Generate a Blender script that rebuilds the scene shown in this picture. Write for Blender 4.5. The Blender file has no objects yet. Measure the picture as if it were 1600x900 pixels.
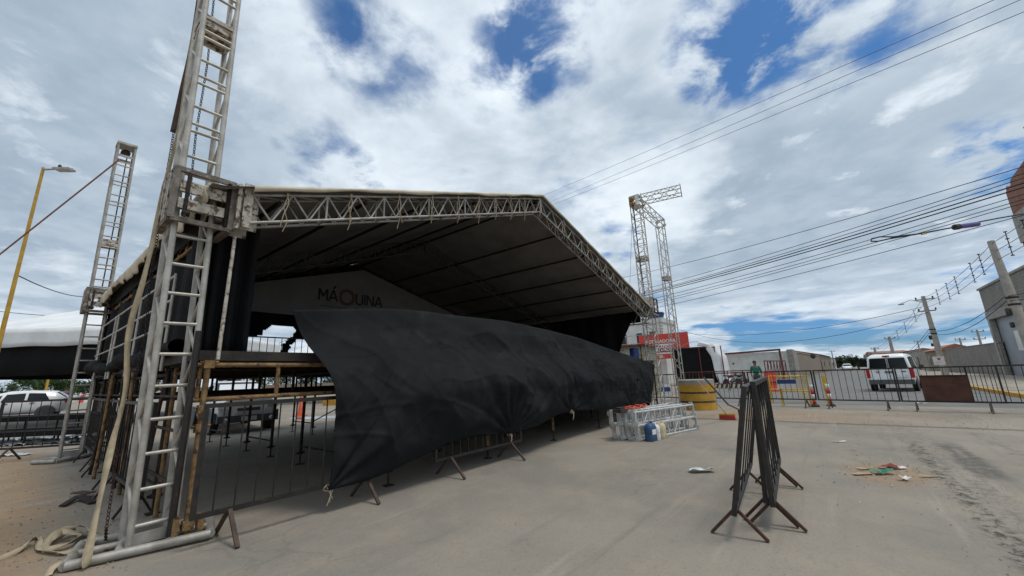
import bpy, math, random
from math import pi, sin, cos, atan2, sqrt, radians as rad
from mathutils import Vector, Matrix, noise
random.seed(7)
SC = bpy.context.scene
COL = SC.collection
V = Vector
# ------------------------------------------------------------------ frame
# x runs along the front of the stage and along the street, y to the back of the stage, z up
F = 610.0; H = 1.4; PITCH = rad(12.66); ROLL = rad(2.0); YAW = rad(51.65)
CAMP = V((-1.1256, -4.9813, H))
def o2w(x, y, z=0.0):                       # direction in the camera's heading frame -> scene
    return V((x*cos(YAW)+y*sin(YAW), -x*sin(YAW)+y*cos(YAW), z))
_r0, _u0 = V((1,0,0)), V((0,-sin(PITCH),cos(PITCH)))
FW = o2w(0, cos(PITCH), sin(PITCH))
_R = _r0*cos(ROLL)-_u0*sin(ROLL); _U = _u0*cos(ROLL)+_r0*sin(ROLL)
RT = o2w(*_R); UPV = o2w(*_U)
HD = o2w(0, 1)
def ray(px, py): return RT*((px-800)/F) - UPV*((py-450)/F) + FW
def G(px, py, z=0.0):                       # point of the level z seen at a pixel
    d = ray(px, py); return CAMP + d*((z-H)/d.z)
def at(px, py, Y):                          # point at distance Y along the heading
    d = ray(px, py); return CAMP + d*(Y/(d.x*HD.x+d.y*HD.y))
def py_(px, py, y):                         # point on the plane y = const
    d = ray(px, py); return CAMP + d*((y-CAMP.y)/d.y)
def px_(px, py, x):
    d = ray(px, py); return CAMP + d*((x-CAMP.x)/d.x)
def flat(p, z=0.0): return V((p[0], p[1], z))

cam = bpy.data.cameras.new('camera'); co = bpy.data.objects.new('camera', cam); COL.objects.link(co)
cam.sensor_width = 36; cam.lens = 36*F/1600; cam.clip_start = .05; cam.clip_end = 3000
co.matrix_world = Matrix(((RT.x, UPV.x, -FW.x, CAMP.x), (RT.y, UPV.y, -FW.y, CAMP.y), (RT.z, UPV.z, -FW.z, CAMP.z), (0,0,0,1)))
SC.camera = co
SC.view_settings.view_transform = 'Standard'; SC.view_settings.look = 'None'
SC.view_settings.exposure = 0.10; SC.view_settings.gamma = 1.0; SC.view_settings.use_curve_mapping = False
SC.cycles.max_bounces = 6

# ------------------------------------------------------------------ sun and sky
SUN_EL = 70.0
sun_dir = V((0.25, -0.85, 0)).normalized()          # towards the sun, level
sd = V((sun_dir.x*cos(rad(SUN_EL)), sun_dir.y*cos(rad(SUN_EL)), sin(rad(SUN_EL))))
sl = bpy.data.lights.new('sun', 'SUN'); sl.energy = 1.6; sl.angle = rad(15); sl.color = (1, .95, .88)
so = bpy.data.objects.new('sun', sl); COL.objects.link(so)
so.rotation_euler = sd.to_track_quat('Z', 'Y').to_euler()

W = bpy.data.worlds.new('World'); SC.world = W; W.use_nodes = True
nt = W.node_tree; nt.nodes.clear()
def N(tree, typ, **kw):
    n = tree.nodes.new(typ)
    for k, v in kw.items():
        if k.startswith('i_'):
            key = k[2:]; key = int(key) if key.isdigit() else key.replace('_', ' ')
            n.inputs[key].default_value = v
        else: setattr(n, k, v)
    return n
def M2(tree, op, a, b=None, c=None, clamp=False):
    n = tree.nodes.new('ShaderNodeMath'); n.operation = op; n.use_clamp = clamp
    for i, s in enumerate((a, b, c)):
        if s is None: continue
        if isinstance(s, (int, float)): n.inputs[i].default_value = s
        else: tree.links.new(s, n.inputs[i])
    return n.outputs[0]
def MIX(tree, fac, a, b, typ='MIX'):
    n = tree.nodes.new('ShaderNodeMix'); n.data_type = 'RGBA'; n.blend_type = typ
    for k, s in ((0, fac), (6, a), (7, b)):
        if isinstance(s, (int, float)): n.inputs[k].default_value = s
        elif isinstance(s, tuple): n.inputs[k].default_value = (*s[:3], 1)
        else: tree.links.new(s, n.inputs[k])
    return n.outputs[2]
def SS(tree, x, lo, hi):
    n = tree.nodes.new('ShaderNodeMapRange'); n.interpolation_type = 'SMOOTHSTEP'
    tree.links.new(x, n.inputs[0]); n.inputs[1].default_value = lo; n.inputs[2].default_value = hi
    return n.outputs[0]
sky = N(nt, 'ShaderNodeTexSky', sky_type='NISHITA', sun_disc=False, sun_elevation=rad(SUN_EL),
        sun_rotation=atan2(sun_dir.x, sun_dir.y), air_density=1.0, dust_density=.6, ozone_density=2.0)
tc = N(nt, 'ShaderNodeTexCoord')
sep = N(nt, 'ShaderNodeSeparateXYZ'); nt.links.new(tc.outputs['Generated'], sep.inputs[0])
zc = M2(nt, 'MAXIMUM', sep.outputs[2], 0.0)
den = M2(nt, 'ADD', zc, 0.14)
cx = M2(nt, 'DIVIDE', sep.outputs[0], den); cy = M2(nt, 'DIVIDE', sep.outputs[1], den)
cmb = N(nt, 'ShaderNodeCombineXYZ'); nt.links.new(cx, cmb.inputs[0]); nt.links.new(cy, cmb.inputs[1])
def NOI(tree, vec, scale, detail=6, rough=.55, dist=0.0, w=None):
    n = N(tree, 'ShaderNodeTexNoise'); n.inputs['Scale'].default_value = scale; n.inputs['Detail'].default_value = detail
    n.inputs['Roughness'].default_value = rough; n.inputs['Distortion'].default_value = dist
    if w is not None:
        n.noise_dimensions = '4D'; n.inputs['W'].default_value = w
    if vec is not None: tree.links.new(vec, n.inputs['Vector'])
    return n.outputs[0]
big = NOI(nt, cmb.outputs[0], 1.7, 7, .56, .2, 3.1)
bil = NOI(nt, cmb.outputs[0], 4.4, 9, .58, .15, 8.4)
dens = M2(nt, 'ADD', M2(nt, 'MULTIPLY', big, .60), M2(nt, 'MULTIPLY', bil, .50))
# gaps in the cloud deck, each given by the direction it is seen in
gaps = [(868,30,8,.46), (800,100,5,.30), (1140,45,6,.44), (1292,40,7,.44), (1118,110,4,.30), (505,272,6,.44), (560,305,5,.26), (585,70,6,.36), (480,20,5,.22),
        (715,150,4,.22), (1520,256,3.2,.36), (1568,253,3,.30), (964,378,3,.34), (1180,492,3.2,.34), (1230,490,3.2,.34), (1290,489,3.2,.34), (1350,487,3.2,.30), (1450,486,3,.28), (1540,478,3,.30), (1130,505,3,.26), (1250,540,3.4,.30), (1320,548,3,.26), (1400,520,3,.2), (1180,512,2.5,.2), (60,440,20,-.45), (180,560,14,-.3), (1300,420,14,-.22), (640,230,14,-.12)]
gsum = None
for (gx, gy, r, k) in gaps:
    d = ray(gx, gy).normalized()
    dp = N(nt, 'ShaderNodeVectorMath', operation='DOT_PRODUCT'); nt.links.new(tc.outputs['Generated'], dp.inputs[0]); dp.inputs[1].default_value = d
    s = M2(nt, 'MULTIPLY', SS(nt, dp.outputs['Value'], cos(rad(r*1.6)), cos(rad(r*.3))), k*.52)
    gsum = s if gsum is None else M2(nt, 'ADD', gsum, s)
rag = NOI(nt, cmb.outputs[0], 5.0, 9, .60, .3, 2.2)
dens2 = M2(nt, 'SUBTRACT', dens, M2(nt, 'MULTIPLY', gsum, SS(nt, rag, .30, .62)))
hi_cover = M2(nt, 'ADD', .04, M2(nt, 'MULTIPLY', SS(nt, dens2, .24, .50), .96))
# low over the horizon the clouds lie in flat layers
mp = N(nt, 'ShaderNodeMapping'); mp.inputs['Scale'].default_value = (3.2, 3.2, 19); nt.links.new(tc.outputs['Generated'], mp.inputs[0])
lown = NOI(nt, mp.outputs[0], 1.0, 8, .58, .35, 6.6)
lw = M2(nt, 'SUBTRACT', 1.0, SS(nt, sep.outputs[2], .10, .24))
lowc = SS(nt, M2(nt, 'SUBTRACT', lown, M2(nt, 'MULTIPLY', gsum, .42)), .40, .50)
cover = M2(nt, 'ADD', M2(nt, 'MULTIPLY', hi_cover, M2(nt, 'SUBTRACT', 1.0, lw)), M2(nt, 'MULTIPLY', lowc, lw))
# cloud tone: dense middles are grey, thin rims bright
tone = NOI(nt, cmb.outputs[0], 2.0, 8, .56, .35, 1.7)
tone2 = NOI(nt, cmb.outputs[0], .6, 3, .5, .2, 5.5)
tn = SS(nt, M2(nt, 'ADD', M2(nt, 'MULTIPLY', tone, .62), M2(nt, 'MULTIPLY', tone2, .38)), .39, .62)
gz_ = None
for (gx, gy, r, k) in [(1420,340,15,1.0), (1330,420,13,.7), (1240,455,9,.6), (1200,400,10,.5), (110,240,16,.8), (60,110,14,.5), (640,40,9,.35), (1560,120,12,.3), (430,430,9,.4), (930,215,8,.35), (1230,205,10,.4), (250,60,9,.3)]:
    d = ray(gx, gy).normalized()
    dp = N(nt, 'ShaderNodeVectorMath', operation='DOT_PRODUCT'); nt.links.new(tc.outputs['Generated'], dp.inputs[0]); dp.inputs[1].default_value = d
    q_ = M2(nt, 'MULTIPLY', SS(nt, dp.outputs['Value'], cos(rad(r*1.5)), 1.0), k)
    gz_ = q_ if gz_ is None else M2(nt, 'ADD', gz_, q_)
tn = M2(nt, 'SUBTRACT', tn, M2(nt, 'MULTIPLY', gz_, SS(nt, rag, .25, .65)), clamp=True)
tlow = SS(nt, NOI(nt, mp.outputs[0], 1.4, 8, .6, .3, 9.9), .40, .60)
tn = M2(nt, 'ADD', M2(nt, 'MULTIPLY', tn, M2(nt, 'SUBTRACT', 1.0, M2(nt, 'MULTIPLY', lw, .8))), M2(nt, 'MULTIPLY', tlow, M2(nt, 'MULTIPLY', lw, .8)))
rim = M2(nt, 'SUBTRACT', 1.0, SS(nt, dens2, .46, .62))
tn = M2(nt, 'ADD', M2(nt, 'MULTIPLY', tn, .70), M2(nt, 'ADD', M2(nt, 'MULTIPLY', SS(nt, bil, .34, .66), .24), M2(nt, 'MULTIPLY', rim, .14)), clamp=True)
cl = MIX(nt, tn, (3.2, 4.05, 5.0), (8.0, 8.75, 9.4))
low = SS(nt, sep.outputs[2], 0.0, .35)
cl = MIX(nt, M2(nt, 'MULTIPLY', M2(nt, 'SUBTRACT', 1.0, low), .28), cl, (4.2, 5.2, 6.4))
tint = MIX(nt, SS(nt, sep.outputs[2], .02, .30), (.30, .54, .92), (.36, .72, 1.02))
blue = MIX(nt, 1.0, sky.outputs[0], tint, 'MULTIPLY')
allc = MIX(nt, cover, blue, cl)
bg = N(nt, 'ShaderNodeBackground'); bg.inputs[1].default_value = .105
nt.links.new(allc, bg.inputs[0])
wo = N(nt, 'ShaderNodeOutputWorld'); nt.links.new(bg.outputs[0], wo.inputs[0])

# ------------------------------------------------------------------ materials
MATS = {}
def mat(name, c1, c2=None, scale=6.0, rough=.7, metal=0.0, bump=.0, bscale=None, lo=.35, hi=.65, c3=None, s3=2.0, lo3=.55, hi3=.7, spec=.5, alpha=1.0, trans=0.0, coat=0.0):
    if name in MATS: return MATS[name]
    m = bpy.data.materials.new(name); m.use_nodes = True; t = m.node_tree
    b = t.nodes['Principled BSDF']
    g = N(t, 'ShaderNodeNewGeometry'); o = N(t, 'ShaderNodeTexCoord')
    vec = o.outputs['Object']
    b.inputs['Roughness'].default_value = rough; b.inputs['Metallic'].default_value = metal
    b.inputs['Specular IOR Level'].default_value = spec
    b.inputs['Transmission Weight'].default_value = trans; b.inputs['Coat Weight'].default_value = coat
    b.inputs['Alpha'].default_value = alpha
    n1 = NOI(t, vec, scale, 6, .6)
    col = MIX(t, SS(t, n1, lo, hi), c1, c2 if c2 else tuple(x*.78 for x in c1))
    if c3:
        n3 = NOI(t, vec, s3, 7, .68, .0, 4.2)
        col = MIX(t, SS(t, n3, lo3, hi3), col, c3)
    t.links.new(col, b.inputs['Base Color'])
    if bump:
        n2 = NOI(t, vec, bscale or scale*4, 5, .6)
        bp = N(t, 'ShaderNodeBump'); bp.inputs['Strength'].default_value = bump; bp.inputs['Distance'].default_value = .02
        t.links.new(n2, bp.inputs['Height']); t.links.new(bp.outputs[0], b.inputs['Normal'])
        t.links.new(M2(t, 'ADD', M2(t, 'MULTIPLY', n1, .3), rough-.15, clamp=True), b.inputs['Roughness'])
    MATS[name] = m; return m
ALU = mat('weathered_aluminium', (.50,.475,.43), (.34,.315,.275), 5, .5, .35, .15, 40, c3=(.18,.14,.10), s3=3.5, lo3=.60, hi3=.80)
ALU2 = mat('dull_aluminium', (.40,.38,.345), (.26,.24,.21), 5, .55, .35, .15, 40, c3=(.16,.12,.09), s3=3, lo3=.58, hi3=.78)
DARKM = mat('shade_darkened_truss_metal', (.10,.095,.088), (.06,.056,.05), 5, .7, .2, .2, 40)  # inner gables: the shade under the roof is put into this colour
ALUN = mat('clean_aluminium', (.66,.66,.64), (.48,.48,.47), 6, .42, .35, .1, 40)
SLEEVEM = mat('worn_grey_brown_steel', (.20,.175,.15), (.11,.085,.07), 8, .7, .2, .4, 50, c3=(.40,.37,.32), s3=9, lo3=.56, hi3=.64)
CHIP = mat('chipped_white_steel', (.50,.46,.39), (.36,.32,.26), 9, .65, .1, .4, 50, c3=(.09,.05,.03), s3=14, lo3=.50, hi3=.58)
RUST = mat('rusty_steel', (.10,.045,.025), (.05,.028,.02), 18, .85, .2, .4, 60)
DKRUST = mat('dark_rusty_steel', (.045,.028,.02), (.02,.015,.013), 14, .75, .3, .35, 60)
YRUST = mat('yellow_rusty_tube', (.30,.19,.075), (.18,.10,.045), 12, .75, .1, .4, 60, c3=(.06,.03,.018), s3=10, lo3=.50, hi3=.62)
BROWNT = mat('brown_painted_tube', (.085,.048,.034), (.05,.032,.025), 10, .7, .2, .3, 60)
BLKST = mat('black_painted_steel', (.020,.018,.017), (.035,.028,.024), 15, .5, .3, .25, 60, c3=(.09,.05,.035), s3=9, lo3=.58, hi3=.70)
BLACKCLOTH = mat('black_shade_cloth', (.0100,.0112,.0122), (.0150,.0165,.0175), 1.6, .88, 0, .28, 60, c3=(.027,.028,.028), s3=2.4, lo3=.48, hi3=.80, spec=.15)
DEEPCLOTH = mat('deep_black_cloth', (.006,.006,.0065), (.010,.010,.011), 4, .9, 0, .2, 120, spec=.2)
CREAM = mat('cream_canvas', (.62,.56,.44), (.48,.42,.31), 3, .85, 0, .2, 50, c3=(.30,.24,.16), s3=4, lo3=.6, hi3=.8)
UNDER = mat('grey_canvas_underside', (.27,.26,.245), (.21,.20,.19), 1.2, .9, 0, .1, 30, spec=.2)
BANNER = mat('banner_fabric', (.27,.262,.245), (.23,.222,.208), 2, .9)
WHITECANV = mat('white_tent_canvas', (.74,.75,.75), (.64,.65,.66), 1.2, .75, 0, .15, 8, c3=(.50,.50,.49), s3=.7, lo3=.55, hi3=.8)
STRAP = mat('cream_webbing', (.48,.40,.27), (.36,.29,.19), 9, .9, 0, .35, 120)
CHAIN = mat('chain_steel', (.06,.05,.045), (.03,.025,.022), 20, .6, .7)
WOOD = mat('dark_deck_board', (.035,.026,.02), (.018,.014,.012), 6, .8, 0, .3, 30)
WHITEP = mat('car_white_paint', (.82,.83,.84), (.78,.79,.80), 2, .28, 0, coat=.6)
GREYP = mat('car_grey_plastic', (.085,.088,.09), (.065,.068,.07), 6, .55)
REDP = mat('car_red_paint', (.45,.02,.025), (.38,.018,.02), 3, .3, coat=.5)
GLASS = mat('dark_car_glass', (.010,.012,.014), (.014,.016,.018), 3, .12, 0, spec=.35)
TYRE = mat('tyre_rubber', (.018,.018,.018), (.028,.027,.026), 12, .85)
RIM = mat('alloy_rim', (.42,.43,.44), None, 8, .4, .6)
REDL = mat('red_lamp_lens', (.40,.015,.012), None, 8, .25)
CLEARL = mat('clear_lamp_lens', (.72,.75,.78), (.45,.48,.5), 20, .15, .2)
CONC = mat('raw_concrete', (.33,.31,.28), (.25,.235,.21), 3, .9, 0, .3, 30, c3=(.17,.155,.14), s3=1.5, lo3=.55, hi3=.75)
POLEC = mat('concrete_pole', (.36,.33,.29), (.27,.25,.22), 3, .9, 0, .2, 30)
YELLOWP = mat('yellow_road_paint', (.55,.30,.03), (.40,.22,.03), 3, .8, 0, .3, 20, c3=(.24,.19,.13), s3=4, lo3=.62, hi3=.74)
BLACKP = mat('black_paint_band', (.03,.028,.025), (.06,.05,.04), 8, .8)
YLAMP = mat('yellow_pole_paint', (.52,.32,.035), (.42,.24,.03), 4, .6)
YBAR = mat('yellow_barrier_paint', (.60,.40,.035), (.48,.30,.03), 4, .5)
MAROON = mat('maroon_steel', (.16,.022,.02), (.10,.018,.016), 6, .6)
WALLW = mat('white_plaster', (.66,.67,.64), (.56,.57,.54), 1.2, .9, 0, .1, 12, c3=(.42,.42,.38), s3=.8, lo3=.58, hi3=.8)
BROWNW = mat('brown_render', (.26,.21,.16), (.21,.17,.13), 1.5, .95, 0, .15, 12)
ROOFT = mat('clay_roof', (.28,.12,.07), (.20,.09,.055), 3, .9, 0, .4, 20)
SIGNR = mat('sign_red', (.60,.055,.035), (.52,.045,.03), 2, .55)
SIGNW = mat('sign_white', (.74,.72,.70), None, 3, .6)
SIGNK = mat('sign_dark', (.03,.03,.05), None, 3, .6)
BLUEPL = mat('blue_plastic', (.02,.06,.22), (.015,.045,.16), 4, .45)
BLUEJ = mat('blue_jerrycan_plastic', (.03,.08,.17), (.02,.06,.13), 8, .5)
CREAMPL = mat('cream_plastic', (.55,.47,.30), (.45,.38,.24), 6, .5)
RUSTSHEET = mat('rust_streaked_sheet', (.33,.33,.26), (.26,.25,.19), 2.0, .8, 0, .3, 20, c3=(.16,.075,.035), s3=2.5, lo3=.50, hi3=.64)
RUSTPLATE = mat('rust_brown_plate', (.085,.032,.018), (.055,.022,.014), 3, .8, 0, .25, 40)
WIRE = mat('wire_black', (.018,.018,.02), None, 3, .7)
WIREG = mat('wire_grey', (.10,.105,.115), None, 3, .6)
LEAF = mat('leaf_green', (.065,.12,.03), (.035,.07,.018), 1.5, .8, c3=(.10,.15,.04), s3=3, lo3=.5, hi3=.7)
LEAFD = mat('leaf_dark_green', (.03,.055,.018), (.018,.035,.012), 1.5, .8, c3=(.06,.08,.03), s3=3, lo3=.5, hi3=.7)
BARK = mat('bark', (.09,.065,.045), (.05,.038,.028), 8, .9)
ROLLDOOR = mat('grey_roll_door_paint', (.30,.32,.35), (.25,.27,.30), 1.5, .55, .2)
PURPLE = mat('purple_plastic', (.12,.09,.28), (.09,.07,.22), 6, .5)
ORANGE = mat('orange_rubber', (.62,.09,.04), (.5,.07,.03), 10, .5)
CONE = mat('cone_orange', (.65,.10,.03), None, 6, .6)
SKIN = mat('skin', (.20,.11,.075), (.17,.09,.06), 10, .6)
GREENCL = mat('green_shirt', (.015,.14,.09), (.012,.10,.07), 8, .85)
BLUECL = mat('blue_shirt', (.02,.05,.20), (.015,.04,.15), 8, .85)
DENIM = mat('dark_trousers', (.03,.035,.05), None, 8, .85)
HAIR = mat('black_hair', (.012,.010,.009), None, 8, .7)
CLEARPL = mat('crumpled_clear_plastic', (.62,.64,.64), (.45,.47,.48), 14, .25, 0, .5, 60)
GREENPL = mat('green_plastic', (.03,.22,.11), (.02,.15,.08), 8, .4)
CARD = mat('faded_cardboard', (.42,.33,.22), (.30,.22,.14), 8, .9)

def brick_mat(name, c1, c2, mortar, sc, bw=.4, bh=.2, off=.5, ms=.02):
    m = bpy.data.materials.new(name); m.use_nodes = True; t = m.node_tree; b = t.nodes['Principled BSDF']
    o = N(t, 'ShaderNodeTexCoord'); s = N(t, 'ShaderNodeSeparateXYZ'); t.links.new(o.outputs['Object'], s.inputs[0])
    c = N(t, 'ShaderNodeCombineXYZ'); t.links.new(M2(t, 'ADD', s.outputs[0], s.outputs[1]), c.inputs[0]); t.links.new(s.outputs[2], c.inputs[1])
    br = N(t, 'ShaderNodeTexBrick'); br.inputs['Scale'].default_value = sc; br.inputs['Brick Width'].default_value = bw; br.inputs['Row Height'].default_value = bh
    br.inputs['Mortar Size'].default_value = ms; br.inputs['Color1'].default_value = (*c1, 1); br.inputs['Color2'].default_value = (*c2, 1); br.inputs['Mortar'].default_value = (*mortar, 1)
    t.links.new(c.outputs[0], br.inputs['Vector'])
    n = NOI(t, o.outputs['Object'], .8, 6, .65)
    t.links.new(MIX(t, M2(t, 'MULTIPLY', SS(t, n, .35, .7), .55), br.outputs[0], tuple(x*.5 for x in c1)), b.inputs['Base Color'])
    b.inputs['Roughness'].default_value = .95
    bp = N(t, 'ShaderNodeBump'); bp.inputs['Strength'].default_value = .4; bp.inputs['Distance'].default_value = .02
    t.links.new(M2(t, 'SUBTRACT', 1.0, br.outputs[1]), bp.inputs['Height']); t.links.new(bp.outputs[0], b.inputs['Normal'])
    return m
BLOCK = brick_mat('grey_concrete_block', (.27,.25,.22), (.22,.205,.18), (.17,.16,.145), 1.0, .4, .2)
BRICKR = brick_mat('red_hollow_brick', (.30,.10,.055), (.24,.08,.045), (.24,.20,.17), 1.0, .25, .19)
def corr_mat(name, col, sc):                # horizontal ribs
    m = bpy.data.materials.new(name); m.use_nodes = True; t = m.node_tree; b = t.nodes['Principled BSDF']
    o = N(t, 'ShaderNodeTexCoord'); w = N(t, 'ShaderNodeTexWave', bands_direction='Z'); w.inputs['Scale'].default_value = sc
    t.links.new(o.outputs['Object'], w.inputs[0]); n = NOI(t, o.outputs['Object'], .7, 5)
    t.links.new(MIX(t, SS(t, n, .3, .7), col, tuple(x*.8 for x in col)), b.inputs['Base Color']); b.inputs['Roughness'].default_value = .5
    bp = N(t, 'ShaderNodeBump'); bp.inputs['Strength'].default_value = .6; t.links.new(w.outputs[1], bp.inputs['Height']); t.links.new(bp.outputs[0], b.inputs['Normal'])
    return m
ROLLM = corr_mat('ribbed_roll_door', (.27,.29,.32), 5)

# ------------------------------------------------------------------ mesh building
class MB:
    def __init__(s): s.v = []; s.f = []; s.sm = []; s.mi = []
    def add(s, vs, fs, smooth=False, mi=0):
        k = len(s.v); s.v += [V(p) for p in vs]
        for f in fs: s.f.append([i+k for i in f]); s.sm.append(smooth); s.mi.append(mi)
        return s
    def box(s, a, b, mi=0):
        x0,y0,z0 = a; x1,y1,z1 = b
        vs = [(x0,y0,z0),(x1,y0,z0),(x1,y1,z0),(x0,y1,z0),(x0,y0,z1),(x1,y0,z1),(x1,y1,z1),(x0,y1,z1)]
        return s.add(vs, [(0,3,2,1),(4,5,6,7),(0,1,5,4),(1,2,6,5),(2,3,7,6),(3,0,4,7)], False, mi)
    def beam(s, p, q, w, h=None, up=V((0,0,1)), mi=0):     # rectangular bar
        p = V(p); q = V(q); h = h or w; d = (q-p).normalized()
        if abs(d.dot(up)) > .98: up = V((0,1,0)) if abs(d.y) < .9 else V((1,0,0))
        sx = d.cross(up).normalized(); uy = sx.cross(d)
        vs = [c + sx*(i*w/2) + uy*(j*h/2) for c in (p, q) for i, j in ((-1,-1),(1,-1),(1,1),(-1,1))]
        return s.add(vs, [(3,2,1,0),(4,5,6,7),(0,1,5,4),(1,2,6,5),(2,3,7,6),(3,0,4,7)], False, mi)
    def tube(s, p, q, r, n=8, r2=None, mi=0):
        return s.path([p, q], r, n, r2=r2, mi=mi)
    def path(s, pts, r, n=6, r2=None, mi=0, caps=True):
        pts = [V(p) for p in pts]; m = len(pts); vs = []; fs = []
        up = V((0,0,1)); prev = None
        for i, p in enumerate(pts):
            d = (pts[min(i+1, m-1)]-pts[max(i-1, 0)]).normalized()
            if prev is None:
                a = up if abs(d.z) < .9 else V((1,0,0)); sx = d.cross(a).normalized()
            else:
                sx = (prev - d*prev.dot(d)).normalized()
            prev = sx; uy = sx.cross(d)
            rr = r if r2 is None else r+(r2-r)*i/(m-1)
            for k in range(n):
                a = 2*pi*k/n; vs.append(p + sx*(cos(a)*rr) + uy*(sin(a)*rr))
        for i in range(m-1):
            for k in range(n):
                fs.append((i*n+k, (i+1)*n+k, (i+1)*n+(k+1)%n, i*n+(k+1)%n))
        s.add(vs, fs, True, mi)
        if caps:
            s.add(vs[:n], [tuple(range(n))], False, mi); s.add(vs[-n:], [tuple(reversed(range(n)))], False, mi)
        return s
    def lathe(s, prof, c=(0,0,0), n=20, mi=0, axis='z', smooth=True):
        c = V(c); vs = []; m = len(prof)
        for (r, z) in prof:
            for k in range(n):
                a = 2*pi*k/n
                o = {'z': V((r*cos(a), r*sin(a), z)), 'y': V((r*cos(a), z, r*sin(a))), 'x': V((z, r*cos(a), r*sin(a)))}[axis]
                vs.append(c+o)
        fs = [(i*n+k, i*n+(k+1)%n, (i+1)*n+(k+1)%n, (i+1)*n+k) for i in range(m-1) for k in range(n)]
        s.add(vs, fs, smooth, mi)
        s.add(vs[:n], [tuple(reversed(range(n)))], False, mi); s.add(vs[-n:], [tuple(range(n))], False, mi)
        return s
    def prism(s, poly, ax, a, b, mi=0):           # poly in the plane normal to axis ax
        def P(u, w, t): return {'x': (t,u,w), 'y': (u,t,w), 'z': (u,w,t)}[ax]
        n = len(poly); vs = [P(u,w,a) for u,w in poly] + [P(u,w,b) for u,w in poly]
        fs = [tuple(range(n)), tuple(reversed(range(n, 2*n)))] + [(i, i+n, (i+1)%n+n, (i+1)%n) for i in range(n)]
        return s.add(vs, fs, False, mi)
    def grid(s, fn, nu, nv, smooth=True, mi=0, skip=None):
        vs = [fn(i/nu, j/nv) for i in range(nu+1) for j in range(nv+1)]
        fs = [(i*(nv+1)+j, (i+1)*(nv+1)+j, (i+1)*(nv+1)+j+1, i*(nv+1)+j+1) for i in range(nu) for j in range(nv) if not (skip and skip((i+.5)/nu, (j+.5)/nv))]
        return s.add(vs, fs, smooth, mi)
    def build(s, name, m, parent=None, org=None, recalc=True):
        me = bpy.data.meshes.new(name)
        org = V(org) if org is not None else V((0,0,0))
        me.from_pydata([tuple(p-org) for p in s.v], [], s.f)
        ms = m if isinstance(m, (list, tuple)) else [m]
        for x in ms: me.materials.append(x)
        me.polygons.foreach_set('use_smooth', s.sm); me.polygons.foreach_set('material_index', s.mi)
        if recalc:
            import bmesh
            bm = bmesh.new(); bm.from_mesh(me); bmesh.ops.recalc_face_normals(bm, faces=bm.faces); bm.to_mesh(me); bm.free()
        me.update()
        o = bpy.data.objects.new(name, me); COL.objects.link(o)
        if parent is not None: o.parent = parent
        elif org is not None: o.location = org
        return o
def tag(o, label, cat, group=None):
    o['label'] = label; o['category'] = cat
    if group: o['group'] = group
    return o
def thing(name, label, cat, loc=(0,0,0), rz=0.0, group=None, rot=None):
    o = bpy.data.objects.new(name, None); COL.objects.link(o); o.empty_display_size = .2
    o.location = loc; o.rotation_euler = rot if rot else (0,0,rz); tag(o, label, cat, group); return o
def struct(o, kind='structure'): o['kind'] = kind; return o
def one(mb, name, m, label, cat, group=None, org=None):
    if org is None:
        xs = [p.x for p in mb.v]; ys = [p.y for p in mb.v]; zs = [p.z for p in mb.v]
        org = ((min(xs)+max(xs))/2, (min(ys)+max(ys))/2, min(zs))
    return tag(mb.build(name, m, None, org), label, cat, group)
def copy_tree(o, parent=None):
    c = o.copy(); COL.objects.link(c)
    if parent is not None: c.parent = parent
    for ch in list(o.children): copy_tree(ch, c)
    return c
def solid(o, t):
    md = o.modifiers.new('thickness', 'SOLIDIFY'); md.thickness = t; md.offset = 0; return o
def text_part(body, size, m, parent, mtx, name='lettering', ext=.004, offset=0.0, align='CENTER', space=1.0):
    cu = bpy.data.curves.new(name, 'FONT'); cu.body = body; cu.size = size; cu.extrude = ext; cu.offset = offset
    cu.align_x = align; cu.align_y = 'CENTER'; cu.space_character = space; cu.resolution_u = 4
    t = bpy.data.objects.new('tmp', cu); COL.objects.link(t); bpy.context.view_layer.update()
    me = bpy.data.meshes.new_from_object(t.evaluated_get(bpy.context.evaluated_depsgraph_get()))
    bpy.data.objects.remove(t); me.materials.clear(); me.materials.append(m); me.transform(mtx)
    o = bpy.data.objects.new(name, me); COL.objects.link(o); o.parent = parent; return o
def facing(loc, right, up):      # matrix for text: local x along right, y along up
    r = V(right).normalized(); u = V(up).normalized(); n = r.cross(u)
    return Matrix(((r.x,u.x,n.x,loc[0]),(r.y,u.y,n.y,loc[1]),(r.z,u.z,n.z,loc[2]),(0,0,0,1)))
def sag(p, q, s, n=14):
    p = V(p); q = V(q); return [p.lerp(q, i/n) - V((0,0,s*4*(i/n)*(1-i/n))) for i in range(n+1)]

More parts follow.
